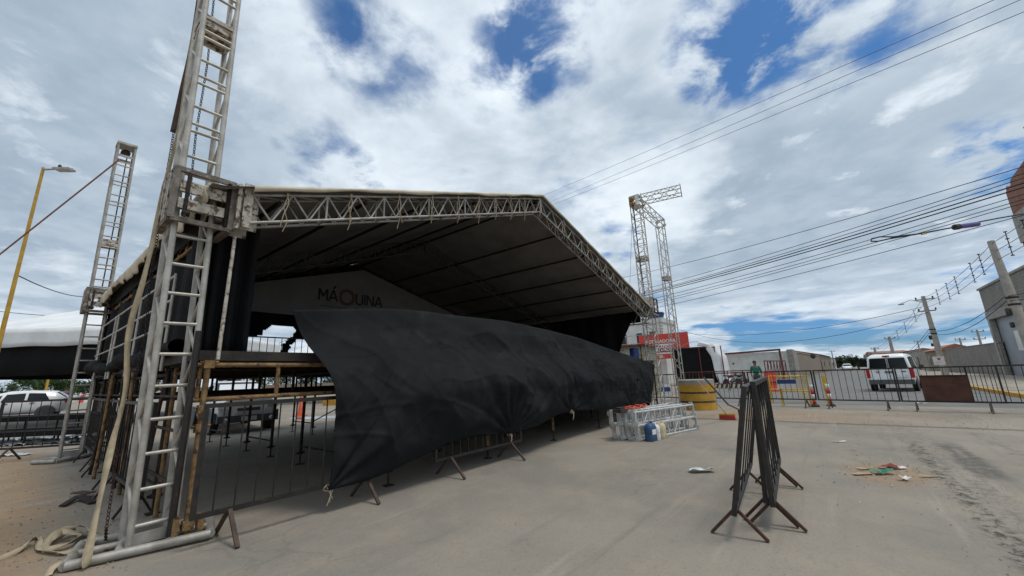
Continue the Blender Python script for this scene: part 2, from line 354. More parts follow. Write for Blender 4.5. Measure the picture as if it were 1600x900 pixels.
# ------------------------------------------------------------------ ground
def ground_mat():
    m = bpy.data.materials.new('asphalt_and_dirt'); m.use_nodes = True; t = m.node_tree; b = t.nodes['Principled BSDF']
    g = N(t, 'ShaderNodeNewGeometry'); P = g.outputs['Position']
    s = N(t, 'ShaderNodeSeparateXYZ'); t.links.new(P, s.inputs[0]); X, Y = s.outputs[0], s.outputs[1]
    nb = NOI(t, P, .35, 6, .6); nm = NOI(t, P, 1.7, 7, .65); nf = NOI(t, P, 28, 4, .7); ng = NOI(t, P, 140, 2, .6)
    asp = MIX(t, SS(t, nb, .35, .65), (.292,.258,.212), (.216,.197,.168))
    asp = MIX(t, M2(t, 'MULTIPLY', SS(t, nm, .42, .72), .5), asp, (.330,.272,.205))
    asp = MIX(t, M2(t, 'MULTIPLY', SS(t, NOI(t, P, 3.3, 8, .7), .56, .74), .35), asp, (.16,.148,.13))
    # dry tan dirt to the left of the yard
    wob = M2(t, 'MULTIPLY', M2(t, 'SUBTRACT', nm, .5), 1.5)
    wob2 = M2(t, 'MULTIPLY', M2(t, 'SUBTRACT', NOI(t, P, 8, 5, .6), .5), .25)
    dx = M2(t, 'ADD', M2(t, 'ADD', X, M2(t, 'MULTIPLY', Y, -.02)), M2(t, 'ADD', wob, wob2))
    left = M2(t, 'MULTIPLY', M2(t, 'SUBTRACT', 1.0, SS(t, dx, -.95, -.35)), M2(t, 'SUBTRACT', 1.0, SS(t, Y, 9, 12)))
    left = M2(t, 'MULTIPLY', left, SS(t, M2(t, 'ADD', Y, wob), -4.3, -3.7))
    dirt = MIX(t, SS(t, nm, .3, .7), (.33,.235,.15), (.25,.18,.115))
    dirt = MIX(t, M2(t, 'MULTIPLY', SS(t, nf, .5, .75), .4), dirt, (.16,.11,.075))
    # sandy strip across the mouth of the street
    sx = M2(t, 'ADD', X, M2(t, 'MULTIPLY', wob, 1.2))
    sand = M2(t, 'MULTIPLY', SS(t, sx, 11.6, 12.0), M2(t, 'SUBTRACT', 1.0, SS(t, sx, 13.9, 15.2)))
    sand = M2(t, 'MULTIPLY', sand, M2(t, 'MULTIPLY', SS(t, nb, .30, .55), M2(t, 'SUBTRACT', 1.0, SS(t, M2(t, 'MULTIPLY', Y, -1.0), 3.5, 9.0))))
    # small patch of spilled earth where the litter lies
    c0 = G(1385, 740)
    ex = M2(t, 'MULTIPLY', M2(t, 'SUBTRACT', X, c0.x), 1.05); ey = M2(t, 'MULTIPLY', M2(t, 'SUBTRACT', Y, c0.y), 1.6)
    rr = M2(t, 'ADD', M2(t, 'SQRT', M2(t, 'ADD', M2(t, 'MULTIPLY', ex, ex), M2(t, 'MULTIPLY', ey, ey))), M2(t, 'MULTIPLY', wob, .6))
    patch = M2(t, 'SUBTRACT', 1.0, SS(t, rr, .45, .9))
    dm = M2(t, 'MAXIMUM', left, M2(t, 'MAXIMUM', M2(t, 'MULTIPLY', sand, .75), M2(t, 'MULTIPLY', patch, .85)))
    col = MIX(t, dm, asp, dirt)
    # worn dark trench scar and broken edge running along the street
    def scar(y0, w, x0, x1, lo, hi, k, c, sc=5.0):
        nonlocal col
        yy = M2(t, 'ABSOLUTE', M2(t, 'ADD', M2(t, 'SUBTRACT', Y, y0), M2(t, 'MULTIPLY', wob, .14)))
        band = M2(t, 'MULTIPLY', M2(t, 'SUBTRACT', 1.0, SS(t, yy, w*.4, w)), M2(t, 'MULTIPLY', SS(t, X, x0-.3, x0+.3), M2(t, 'SUBTRACT', 1.0, SS(t, X, x1-.5, x1+.5))))
        f = M2(t, 'MULTIPLY', M2(t, 'MULTIPLY', band, SS(t, NOI(t, P, sc, 7, .75), lo, hi)), k)
        col = MIX(t, f, col, c)
    scar(-5.95, .36, 2.0, 12.5, .46, .60, .50, (.105,.095,.08), 7)
    scar(-5.85, .12, 2.5, 9.0, .48, .58, .95, (.05,.042,.035), 9)
    scar(-6.30, .20, 6.4, 9.2, .36, .50, .80, (.085,.08,.072), 6)
    scar(-6.95, .18, 5.0, 12.0, .50, .60, .50, (.09,.08,.07), 6)
    # seam of soil along the old pavement edge
    xx = M2(t, 'ABSOLUTE', M2(t, 'ADD', M2(t, 'SUBTRACT', X, 11.55), M2(t, 'MULTIPLY', wob, .25)))
    seam = M2(t, 'MULTIPLY', M2(t, 'SUBTRACT', 1.0, SS(t, xx, .05, .22)), M2(t, 'SUBTRACT', 1.0, SS(t, Y, -1.5, -.5)))
    col = MIX(t, M2(t, 'MULTIPLY', seam, .75), col, (.12,.085,.062))
    # drag and tyre marks along the street, pale dust, oil drips
    mpp = N(t, 'ShaderNodeMapping'); mpp.inputs['Scale'].default_value = (.16, 2.6, 1); mpp.inputs['Rotation'].default_value = (0,0,.12); t.links.new(P, mpp.inputs[0])
    st_ = NOI(t, mpp.outputs[0], 1.3, 8, .66, .2, 1.1)
    col = MIX(t, M2(t, 'MULTIPLY', SS(t, st_, .54, .70), .34), col, (.13,.122,.108))
    st2 = NOI(t, mpp.outputs[0], 1.9, 8, .66, .2, 7.1)
    col = MIX(t, M2(t, 'MULTIPLY', SS(t, st2, .56, .72), .40), col, (.42,.36,.28))
    vo2 = N(t, 'ShaderNodeTexVoronoi', feature='F1'); vo2.inputs['Scale'].default_value = 1.15; t.links.new(P, vo2.inputs['Vector'])
    sp_ = M2(t, 'SUBTRACT', 1.0, SS(t, M2(t, 'ADD', vo2.outputs[0], M2(t, 'MULTIPLY', nf, .10)), .09, .15))
    col = MIX(t, M2(t, 'MULTIPLY', sp_, M2(t, 'MULTIPLY', SS(t, nm, .50, .60), .5)), col, (.085,.08,.072))
    # grit
    col = MIX(t, M2(t, 'MULTIPLY', SS(t, nf, .50, .75), .42), col, (.12,.11,.095))
    col = MIX(t, M2(t, 'MULTIPLY', SS(t, ng, .58, .70), .50), col, (.46,.42,.36))
    # fine wandering cracks
    vo = N(t, 'ShaderNodeTexVoronoi', feature='DISTANCE_TO_EDGE'); vo.inputs['Scale'].default_value = .33
    av = N(t, 'ShaderNodeVectorMath', operation='ADD'); t.links.new(P, av.inputs[0])
    nn = N(t, 'ShaderNodeTexNoise'); nn.inputs['Scale'].default_value = 1.6; nn.inputs['Detail'].default_value = 6; t.links.new(P, nn.inputs['Vector']); t.links.new(nn.outputs[1], av.inputs[1])
    t.links.new(av.outputs[0], vo.inputs['Vector'])
    crack = M2(t, 'MULTIPLY', M2(t, 'SUBTRACT', 1.0, SS(t, vo.outputs[0], .002, .009)), M2(t, 'MULTIPLY', SS(t, nb, .45, .6), .18))
    col = MIX(t, crack, col, (.09,.08,.07))
    t.links.new(col, b.inputs['Base Color']); b.inputs['Roughness'].default_value = .93; b.inputs['Specular IOR Level'].default_value = .3
    h = M2(t, 'ADD', M2(t, 'MULTIPLY', nf, .7), M2(t, 'ADD', M2(t, 'MULTIPLY', ng, .4), M2(t, 'MULTIPLY', M2(t, 'MULTIPLY', nm, dm), 2.2)))
    bp = N(t, 'ShaderNodeBump'); bp.inputs['Strength'].default_value = .75; bp.inputs['Distance'].default_value = .014
    t.links.new(h, bp.inputs['Height']); t.links.new(bp.outputs[0], b.inputs['Normal'])
    return m
gm = MB(); gm.add([(-900,-900,0),(1500,-900,0),(1500,1200,0),(-900,1200,0)], [(0,1,2,3)])
struct(gm.build('ground', ground_mat()))
# street running off along x, its kerb and pavement
sm_ = MB(); sm_.add([(17.0,-10.1,.004),(600,-10.1,.004),(600,1.5,.004),(17.6,1.5,.004)], [(0,1,2,3)])
struct(sm_.build('street', mat('street_asphalt', (.17,.168,.16), (.14,.138,.13), 1.2, .95, 0, .3, 60, c3=(.24,.21,.17), s3=.5, lo3=.55, hi3=.75)))
kb = MB(); kb.box((8.0,-10.28,0), (300,-10.1,.14)); struct(kb.build('kerb', YELLOWP))
pv = MB(); pv.box((8.0,-15.6,0), (300,-10.285,.13)); struct(pv.build('pavement', mat('pavement_concrete', (.32,.29,.24), (.24,.21,.17), .8, .95, 0, .2, 20)))

# ------------------------------------------------------------------ lifting towers
def lattice(mb, p, q, ux, uy, w, d, step, r, faces='xy', zig=True):
    pass
def tower(label, x, y, h, w, d, step, r, ladder=(0,2), zig=(1,3), m=ALU, lean=0.0, joints=(), base=(.9,.55), brz=0.0, pair=.09, group='aluminium lifting towers', name='lift_tower', head=True):
    t = thing(name, label, 'tower', (x, y, 0), group=group, rot=(0, lean, 0))
    c = [(-w/2,-d/2),(w/2,-d/2),(w/2,d/2),(-w/2,d/2)]          # faces: 0 front, 1 right, 2 back, 3 left
    for (a, b_) in c:
        MB().tube((a,b_,.06), (a,b_,h), r, 10).build('chord', m, t)
    lad = MB(); zz = MB()
    for fidx in range(4):
        p = V((*c[fidx],0)); q = V((*c[(fidx+1)%4],0))
        z = .22
        if fidx in ladder:
            k = 0
            while z < h-.1:
                MB().tube(p+V((0,0,z)), q+V((0,0,z)), r*.62, 7).build('rung', m, t)
                if k % 2 == 1 and pair and z > 3.3: MB().tube(p+V((0,0,z+pair)), q+V((0,0,z+pair)), r*.62, 7).build('rung', m, t)
                z += step; k += 1
        else:
            k = 0; zz = MB()
            while z + step < h-.1:
                a_, b_ = (p, q) if k % 2 else (q, p)
                if zig is True or fidx in zig: zz.tube(a_+V((0,0,z)), b_+V((0,0,z+step)), r*.6, 7)
                z += step; k += 1
            if zz.v: zz.build('diagonal_bracing', m, t)
    for z in joints:
        j = MB()
        for zz_ in (z-.05, z+.05):
            for fidx in range(4):
                p = V((*c[fidx],zz_)); q = V((*c[(fidx+1)%4],zz_)); j.beam(p, q, .035, .05)
        j.box((-w/2,-d/2,z-.012), (w/2,d/2,z+.012)); j.build('joint_plate', CHIP, t)
    bw, bd = base
    b = MB(); R = Matrix.Rotation(brz, 3, 'Z')
    P = [R @ V((sx*bw/2, sy*bd/2, .05)) for sx, sy in ((-1,-1),(1,-1),(1,1),(-1,1))]
    for i in range(4): b.tube(P[i], P[(i+1)%4], .038, 10)
    for k in (-.22, .22): b.tube(R @ V((k*bw*.8,-bd/2,.05)), R @ V((k*bw*.8,bd/2,.05)), .036, 8)
    b.tube(R @ V((-bw/2,0,.05)), R @ V((bw/2,0,.05)), .034, 8)
    b.beam((-w/2,-d/2,.115),(w/2,-d/2,.115),.04,.09); b.beam((-w/2,d/2,.115),(w/2,d/2,.115),.04,.09)
    b.build('base_frame', ALU2, t)
    if head:
        hb = MB(); hb.beam((-w/2-.03,0,h),(w/2+.03,0,h),d+.08,.05); hb.beam((-w/2,-d/2,h-.32),(w/2,-d/2,h-.32),.03,.05); hb.beam((-w/2,d/2,h-.32),(w/2,d/2,h-.32),.03,.05)
        hb.build('head_frame', m, t)
        MB().lathe([(.02,-.05),(.09,-.05),(.07,0),(.09,.05),(.02,.05)], (0,0,h-.18), 14, axis='y').build('pulley', DKRUST, t)
    return t
TA = tower('tall nearest aluminium lattice tower at front left corner, cropped by the top of the photo', -.13, .19, 8.3,   .30, .34, .30, .027, ladder=(0,), lean=-.016, joints=(5.55,), base=(.92,.56), brz=rad(-14))
TB = tower('smaller aluminium lattice tower at back left with a red guy strap tied to its top', -.13, 7.85, 7.3, .30, .30, .26, .025, ladder=(0,), m=ALU2, joints=(4.75,), base=(.95,.45), brz=rad(40), lean=-.012)
TC = tower('zigzag braced aluminium tower at right front corner of the stage roof', 13.32, .02, 7.75, .36, .36, .26, .021, ladder=(1,), zig=(0,2,3), m=ALU, joints=(5.6,), base=(.9,.6), head=False)
TD = tower('ladder braced aluminium tower holding outer end of the top beam', 15.62, -.12, 7.55, .36, .28, .36, .020, ladder=(0,), m=ALU, joints=(5.2,), base=(.9,.6), head=False)
tower('hidden back right lattice tower behind the dark roof corner', 13.4, 7.85, 6.0, .30, .30, .4, .028, m=ALU2, base=(.9,.5))

# corner block, beam between the two towers, and the short boom
def box_truss(name, label, p, q, w, step, r, m=ALUN, group=None, endplate=True, ladder=False, up=V((0,0,1)), cat='truss'):
    p = V(p); q = V(q); L = (q-p).length; d = (q-p).normalized(); s = d.cross(up).normalized(); u = s.cross(d)
    t = thing(name, label, cat, tuple(p), group=group); off = [(-1,-1),(1,-1),(1,1),(-1,1)]
    cs = [s*(a*w/2)+u*(b*w/2) for a, b in off]
    ch = MB()
    for c in cs: MB().tube(c, c+d*L, r, 8).build('chord', m, t)
    for i in range(4):
        br = MB()
        a = cs[i]; b = cs[(i+1)%4]; k = 0; x = .06
        while x + step <= L-.02:
            if ladder:
                MB().tube(a+d*x, b+d*x, r*.75, 6).build('rung', m, t)
                if k % 5 == 1: MB().tube(a+d*x, b+d*(x+step), r*.6, 6).build('brace', m, t)
            else:
                (e, f) = (a, b) if k % 2 else (b, a)
                br.tube(e+d*x, f+d*(x+step), r*.62, 6)
            x += step; k += 1
        for x in (0, L): br.tube(a+d*x, b+d*x, r*.9, 6)
        if not ladder: br.build('bracing', m, t)
    if endplate:
        for x in (0, L):
            e = MB()
            for i in range(4):
                a = cs[i]; b = cs[(i+1)%4]; e.beam(a+d*x, b+d*x, .05, .03, up=d)
                e.beam(a*.98+d*x, a.lerp(b,.32)*.98+d*x, .14, .02, up=d)
            e.build('end_plate', m, t)
    return t
box_truss('top_beam', 'aluminium beam joining the tops of the two right towers', (13.55,.0,7.93), (15.82,-.1,7.75), .33, .28, .018, ALU, cat='beam')
box_truss('boom_truss', 'short aluminium boom jutting out from top of right corner tower', (13.30,-.22,7.98), (13.62,-1.62,8.02), .32, .26, .018, ALU, cat='beam')
cb = thing('corner_block', 'white painted corner block on top of the zigzag braced tower', 'corner block', (13.3,.02,7.75))
b = MB(); b.box((-.2,-.2,0),(.2,.2,.03)); b.box((-.2,-.2,.40),(.2,.2,.43))
for sx in (-1,1):
    for sy in (-1,1): b.box((sx*.2-.025*(sx>0)-.0*(sx<0), sy*.2-.025*(sy>0), .03), (sx*.2+.025*(sx<0), sy*.2+.025*(sy<0), .40))
b.build('frame', ALUN, cb)
b = MB(); b.box((-.205,-.16,.05),(-.19,-.05,.38)); b.box((-.205,.05,.05),(-.19,.16,.38)); b.build('side_plate', SIGNW, cb)
b = MB(); b.lathe([(.03,-.07),(.11,-.07),(.09,0),(.11,.07),(.03,.07)], (-.32,.05,.22), 14, axis='y'); b.lathe([(.03,-.07),(.10,-.07),(.08,0),(.10,.07),(.03,.07)], (-.33,.05,.02), 14, axis='y'); b.beam((-.36,.05,.3),(-.15,.05,.32),.05); b.build('pulley', YRUST, cb)

# ------------------------------------------------------------------ stage roof
RX0, RXM, RX1, EZ, RZ = .28, 6.22, 13.02, 3.56, 5.60
YF, YM, YB = -.02, 4.2, 7.9
def rz_(x): return EZ+(RZ-EZ)*(x-RX0)/(RXM-RX0) if x < RXM else EZ+.06+(RZ-EZ-.06)*(RX1-x)/(RX1-RXM)
roof = thing('stage_roof', 'big gabled roof with cream canvas and exposed lattice gables over the stage', 'stage roof', (6.7, 3.9, EZ))
O = V((6.7,3.9,EZ))
def RB(mb, name, m, par=None): return mb.build(name, m, par or roof, O)
def gable(y, m, detail=True, dpt=.22, drop=.34):
    mb = MB()
    for yy in ((y-dpt/2, y+dpt/2) if detail else (y,)):
        for (xa, xb) in ((RX0, RXM), (RXM, RX1)):
            sg = 1 if xb == RXM else -1
            a = V((xa, yy, rz_(xa)-.04)); c = V((xb, yy, rz_(xb)-.04)); dd = V((0,0,drop))
            mb.tube(a, c, .018, 8); mb.tube(a-dd, c-dd, .019, 8)
            n = 14
            for k in range(n):
                p = a.lerp(c, k/n); q = a.lerp(c, (k+1)/n); h = a.lerp(c, (k+.5)/n)
                mb.tube(p, h-dd, .013, 6); mb.tube(h-dd, q, .013, 6)
                if k % 2: mb.tube(q, q-dd, .015, 6)
        mb.tube((RXM,yy,RZ-.04), (RXM,yy,RZ-.04-drop), .03, 8)
    if detail:
        for (xa, xb) in ((RX0, RXM), (RXM, RX1)):
            for k in range(15):
                x = xa+(xb-xa)*k/14
                mb.tube((x,y-dpt/2,rz_(x)-.04),(x,y+dpt/2,rz_(x)-.04),.015,6); mb.tube((x,y-dpt/2,rz_(x)-.04-drop),(x,y+dpt/2,rz_(x)-.04-drop),.015,6)
                if k < 14:
                    x2 = xa+(xb-xa)*(k+1)/14
                    mb.tube((x,y-dpt/2,rz_(x)-.04),(x2,y+dpt/2,rz_(x2)-.04),.013,6)
    return mb
RB(gable(YF, ALU2), 'gable_truss', ALU2); RB(gable(YM, ALU2, False), 'gable_truss', DARKM); RB(gable(YB, ALU2, False), 'gable_truss', DARKM)
for x in (.6, 1.75, 2.95, 4.1, 5.25, 6.22, 7.6, 8.8, 9.95, 11.1, 12.3):
    RB(MB().tube((x,YF,rz_(x)-.10),(x,YB,rz_(x)-.10),.028,6), 'purlin', DKRUST)
# eave lattice beams
for x, lab in ((.05,None),(13.2,None)):
    mb = MB()
    for z in (3.5, 3.12): mb.tube((x,YF,z),(x,YB,z),.022,8)
    n = 20
    for k in range(n):
        y0 = YF+(YB-YF)*k/n; y1 = YF+(YB-YF)*(k+1)/n; ym = (y0+y1)/2
        mb.tube((x,y0,3.5),(x,ym,3.12),.015,6); mb.tube((x,ym,3.12),(x,y1,3.5),.015,6)
    RB(mb, 'eave_beam', YRUST if x < 1 else ALU2)
# canvas: cream above, grey below
def skin(x, y, lift=0.0):
    k = (y-YF)/(YB-YF); s = .018*sin((x*5.44)+.6) + .015*sin(y*9+x*2)
    return V((x, y, rz_(min(max(x, RX0-.3), RX1+.3)) + .03 + s*.5 + lift))
xs0, xs1, ys0, ys1 = -.12, 13.4, -.20, 8.1
cv = MB()
cv.grid(lambda u, v: skin(xs0+(xs1-xs0)*u, ys0+(ys1-ys0)*v, .012), 90, 40, mi=0)
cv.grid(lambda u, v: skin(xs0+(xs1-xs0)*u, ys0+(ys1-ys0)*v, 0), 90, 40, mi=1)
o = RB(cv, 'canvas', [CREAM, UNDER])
# rolled front hem and loose left skirt
hm = MB()
def hem(u, v):
    x = xs0+.38+(xs1-.4-xs0-.38)*u; wv = .012*sin(x*3.1)+.008*sin(x*7.7)
    return V((x, ys0-.015-.02*sin(v*pi), rz_(x)+.05-v*(.06+wv)))
hm.grid(hem, 160, 5); solid(RB(hm, 'front_hem', CREAM), .006)
sk = MB()
def skirt(u, v):
    y = ys0+(ys1-ys0+.05)*u; dd = .20+.07*sin(y*1.9+.4)+.03*sin(y*9.3); zz = skin(xs0, y).z+.01
    return V((xs0-.02-.03*sin(v*pi)-.02*sin(y*14)*v, y, zz-v*dd))
sk.grid(skirt, 110, 6); solid(RB(sk, 'side_skirt', CREAM), .006)
# lashings that tie the canvas to the front gable
for i, x in enumerate((.62,1.42,2.2,2.85,3.45,4.0,4.5,5.0,5.5,6.1,7.2,8.4,9.5,10.6,11.7)):
    z = rz_(x)-.02; w = .03*((i*7)%5-2)
    mb = MB(); mb.path([(x,-.18,z),(x+.02,-.20,z-.14),(x+w*.4,-.19,z-.30),(x+.02+w,-.17,z-.44)], .006, 5)
    mb.path([(x+.02,-.18,z),(x-.03,-.19,z-.20),(x+.03,-.18,z-.36),(x-.01,-.17,z-.5-.03*(i%3))], .005, 5)
    RB(mb, 'tie_cord', STRAP)
# corner sleeves that ride on the towers
def sleeve(x, y, z0, z1, w, d, m, ax=1, mesh_m=CHIP):
    s = MB(); r = .028
    for z in (z0, z1):
        s.beam((x-w,y-d,z),(x+w,y-d,z),.04,.05); s.beam((x-w,y+d,z),(x+w,y+d,z),.04,.05)
        s.beam((x-w,y-d,z),(x-w,y+d,z),.05,.06); s.beam((x+w,y-d,z),(x+w,y+d,z),.05,.06)
    for sx in (-1,1):
        for sy in (-1,1): s.beam((x+sx*w,y+sy*d,z0),(x+sx*w,y+sy*d,z1),.05,.05)
    o = RB(s, 'corner_sleeve', m)
    p = MB(); h = z1-z0
    for (a, b_) in ((.22,.42),(.55,.78)):
        p.box((x-w+.04,y-d-.02,z0+h*a),(x+w-.04,y-d-.005,z0+h*b_))
        p.box((x-w-.02,y-d+.04,z0+h*a),(x-w-.005,y+d-.04,z0+h*b_))
    for k in (-.62,-.30,.30,.62):
        p.beam((x-w-.02,y+d*k,z0),(x-w-.02,y+d*k,z1),.03,.05)
    p.build('slotted_plate', mesh_m, o, O)
    q = MB()
    for k in (-.1,.1): q.tube((x+w-.05,y-d-.03,z0+.02),(x+w-.05,y-d-.03,z1-.02),.018,8)
    q.tube((x-w+.1,y-d-.03,z0+.03),(x-w+.1,y-d-.03,z1-.03),.018,8)
    for sx in (-1,1): q.lathe([(.01,-.03),(.035,-.03),(.03,0),(.035,.03),(.01,.03)], (x+sx*w*.55,y-d-.02,z0+.07), 10, axis='x')
    q.build('guide_rollers', DKRUST, o, O)
    return o
sleeve(-.14,.19,3.06,3.60,.25,.27,SLEEVEM); sleeve(-.14,7.85,3.12,3.62,.24,.24,SLEEVEM)
s3 = sleeve(13.32,.02,3.42,4.02,.27,.27,ALU2); sleeve(13.4,7.85,3.2,3.7,.24,.24,ALU2)
p = MB(); p.box((.135,-.16,3.08),(.17,.34,3.60)); p.box((.17,-.10,3.10),(.36,-.08,3.58)); p.box((.20,-.135,3.12),(.29,-.105,3.64)); p.box((.17,.22,3.10),(.36,.24,3.58))
p.lathe([(.0,-.02),(.022,-.02),(.022,.01),(.0,.01)], (.25,-.14,3.38), 8, axis='y')
RB(p, 'end_plate', CHIP)

# ------------------------------------------------------------------ stage
DZ = 1.74; DX0, DX1, DY0, DY1 = .02, 13.25, .02, 7.85
stage = thing('stage', 'raised stage of dark boards on rusty scaffold posts under the roof', 'stage', (6.6, 3.9, 0)); OS = V((6.6,3.9,0))
def SB(mb, name, m, par=None): return mb.build(name, m, par or stage, OS)
d = MB()
nb = 48
for k in range(nb):
    x0 = DX0+(DX1-DX0)*k/nb; d.box((x0+.004,DY0+.03,DZ-.045+.004*(k%3)),(x0+(DX1-DX0)/nb-.004,DY1-.03,DZ-.004+.004*(k%2)))
SB(d, 'deck', WOOD)
for (a, c) in (((DX0,DY0,DZ-.03),(DX1,DY0,DZ-.03)),((DX0,DY1,DZ-.03),(DX1,DY1,DZ-.03)),((DX0,DY0,DZ-.03),(DX0,DY1,DZ-.03)),((DX1,DY0,DZ-.03),(DX1,DY1,DZ-.03))):
    SB(MB().beam(a, c, .05, .10), 'fascia_board', WOOD)
ys = [.02, 1.35, 2.65, 3.95, 5.25, 6.55, 7.82]; xs_ = [.10, 2.28, 4.30, 6.42, 8.6, 10.8, 13.1]
for j, y in enumerate(ys):                                   # lattice bearers
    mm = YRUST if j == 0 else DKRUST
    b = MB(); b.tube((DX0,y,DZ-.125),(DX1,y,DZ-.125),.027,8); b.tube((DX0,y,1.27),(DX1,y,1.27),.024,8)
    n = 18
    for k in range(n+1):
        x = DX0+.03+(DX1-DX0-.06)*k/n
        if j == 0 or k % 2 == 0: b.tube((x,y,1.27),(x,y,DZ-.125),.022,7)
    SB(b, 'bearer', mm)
for x in xs_:
    SB(MB().tube((x,DY0,DZ-.18),(x,DY1,DZ-.18),.026,7), 'cross_tube', DKRUST)
random.seed(3)
def post(x, y, m, foot=True, h=DZ-.1):
    b = MB(); b.tube((x,y,.18 if foot else 0),(x,y,h),.027,9)
    o = SB(b, 'post', m)
    if foot:
        f = MB(); f.tube((x,y,.012),(x,y,.24),.014,7); f.box((x-.06,y-.06,0),(x+.06,y+.06,.012)); f.lathe([(.02,0),(.045,.0),(.045,.04),(.02,.04)], (x,y,.17), 8); f.beam((x-.07,y,.19),(x+.07,y,.19),.02,.03)
        f.build('screw_jack', DKRUST, o, OS)
    return o
for i, x in enumerate(xs_):
    for j, y in enumerate(ys):
        if j == 0:
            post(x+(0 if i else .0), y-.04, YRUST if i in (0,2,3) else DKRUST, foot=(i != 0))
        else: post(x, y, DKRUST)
    for j in range(0, len(ys)-1):
        SB(MB().tube((x,ys[j],.30),(x,ys[j+1],.30),.016,6), 'tie_tube', DKRUST) if j % 2 == 1 else None
for x0, x1 in ((4.3,6.42),(8.6,10.8)):
    for y in (2.65, 6.55): SB(MB().tube((x0,y,.35),(x1,y,1.25),.016,6), 'diagonal_brace', DKRUST)
# couplers on the corner post
for z in (.14, 1.0, 1.62, 1.18):
    c = MB(); c.box((.058,-.07,z-.04),(.145,.012,z+.04)); c.tube((.03,-.03,z+.02),(.18,-.03,z+.02),.010,6); c.lathe([(.012,-.014),(.016,-.014),(.016,.014),(.012,.014)], (.17,-.03,z+.02), 6, axis='x'); SB(c, 'coupler', YRUST)
SB(MB().box((-.02,-.08,.06),(.03,.0,.24)), 'clamp_plate', YRUST); SB(MB().box((.17,-.08,.08),(.22,-.01,.22)), 'clamp_plate', YRUST)
SB(MB().tube((-.02,-.05,.04),(-.02,-.05,1.95),.030,9), 'corner_tube', BLKST)
SB(MB().tube((.14,-.16,1.66),(.19,-.02,3.02),.018,8), 'prop_tube', CHIP)
# extra posts seen below the left edge
random.seed(11)
for k in range(13):
    y = .55+k*.58; x = -.02+random.uniform(-.06,.30)
    SB(MB().tube((x+random.uniform(-.1,.1),y,0),(x,y+random.uniform(-.12,.12),DZ-.1),.024,7), 'post', (BROWNT, YRUST, DKRUST)[k%3])
for z in (1.30, .95, .45): SB(MB().tube((.04,.2,z),(.04,7.7,z+.0),.018,7), 'tie_tube', DKRUST)
# guard rail on the left edge
gr = thing('guard_rail', 'grey tubular guard rail with four bars along left edge of the stage', 'railing', (-.08,4,DZ))
g0 = V((-.08,4,DZ)); y0_, y1_ = 1.0, 7.45
for z in (1.82, 2.12, 2.42, 2.72):
    b = MB()
    b.path([(-.08,y0_,z),(-.08,y1_-.25,z)] + ([(-.08,y1_-.08,z-.05),(-.08,y1_,z-.25)] if z > 2.7 else [(-.08,y1_,z)]), .016, 7); b.build('rail', ALU, gr, g0)
for y in (1.0, 1.35, 3.0, 3.35, 5.0, 5.3, 7.0): MB().tube((-.08,y,DZ-.15),(-.08,y,2.74),.019,8).build('post', ALU, gr, g0)
# railing across the back of the deck
br = thing('rear_railing', 'black barred railing at back edge of stage seen through the torn cloth', 'railing', (6.5,7.72,DZ)); g0 = V((6.5,7.72,DZ))
b = MB()
for z in (2.74, 1.86): b.beam((2.2,7.72,z),(10.5,7.72,z),.035,.035)
b.build('rail', BLKST, br, g0); b = MB()
for k in range(44): b.tube((2.2+k*.193,7.72,1.86),(2.2+k*.193,7.72,2.74),.011,5)
b.build('bars', BLKST, br, g0)

# ------------------------------------------------------------------ cloths
def poly_in(pt, poly):
    x, y = pt; c = False; j = len(poly)-1
    for i in range(len(poly)):
        xi, yi = poly[i]; xj, yj = poly[j]
        if (yi > y) != (yj > y) and x < (xj-xi)*(y-yi)/(yj-yi)+xi: c = not c
        j = i
    return c
hole1 = [(2.30,2.70),(2.40,2.77),(2.58,2.78),(2.66,2.66),(2.86,2.74),(3.2,2.77),(3.25,2.95),(3.42,3.09),(4.06,3.11),(4.13,2.98),(4.02,2.80),(3.78,2.55),(3.70,2.0),(3.35,1.78),(2.72,1.78),(2.64,2.3),(2.72,2.55),(2.55,2.62),(2.50,1.78),(2.25,1.78),(2.24,2.4)]
hole2 = [(4.02,2.55),(4.16,2.72),(4.45,2.76),(4.62,2.55),(4.82,2.42),(5.05,2.05),(5.1,1.78),(3.82,1.78),(3.90,2.1)]
bc = MB()
def bcf(u, v):
    x = .02+13.2*u; z = 1.76+v*1.74
    return V((x, 7.80+.05*sin(x*2.3+z)+.02*sin(x*9), z))
def bskip(u, v):
    p = (.02+13.2*u + .02*sin(v*60), 1.76+v*1.74+.015*sin(u*230))
    return poly_in(p, hole1) or poly_in(p, hole2)
bc.grid(bcf, 330, 44, skip=bskip)
solid(one(bc, 'rear_curtain', DEEPCLOTH, 'black cloth wall at back of the stage with ragged holes torn through it', 'curtain', 'black cloths hung round the stage'), .004)
lc = MB()
def lcf(u, v):
    y = .35+7.3*u; z = 1.62+1.62*v
    return V((.06+.035*sin(y*5)+.02*sin(y*13+z*2), y, z))
lc.grid(lcf, 90, 12)
solid(one(lc, 'side_curtain', DEEPCLOTH, 'black cloth hung behind the grey guard rail on left side of the stage', 'curtain', 'black cloths hung round the stage'), .006)
lg = MB()
def lgf(u, v):
    x = .02+.55*u; z = 1.74+1.75*v
    return V((x, .42+.07*sin(u*19)*(1.1-v*.5), z))
lg.grid(lgf, 40, 10)
solid(one(lg, 'gathered_curtain', DEEPCLOTH, 'bunched black cloth hanging just inside the front left corner tower', 'curtain', 'black cloths hung round the stage'), .006)
bn = MB()
def bnf(u, v):
    y = .5+7.0*u; a = v*2*pi; rr = .11+.04*sin(y*7)+.03*sin(y*3.3+1)
    if u > .86: rr += .13*sin((u-.86)/.14*pi)
    return V((-.06+rr*.8*cos(a), y, 1.80+rr*.75*sin(a)+.04*sin(y*2.1)+(.05 if u > .86 else 0)))
bn.grid(bnf, 90, 12)
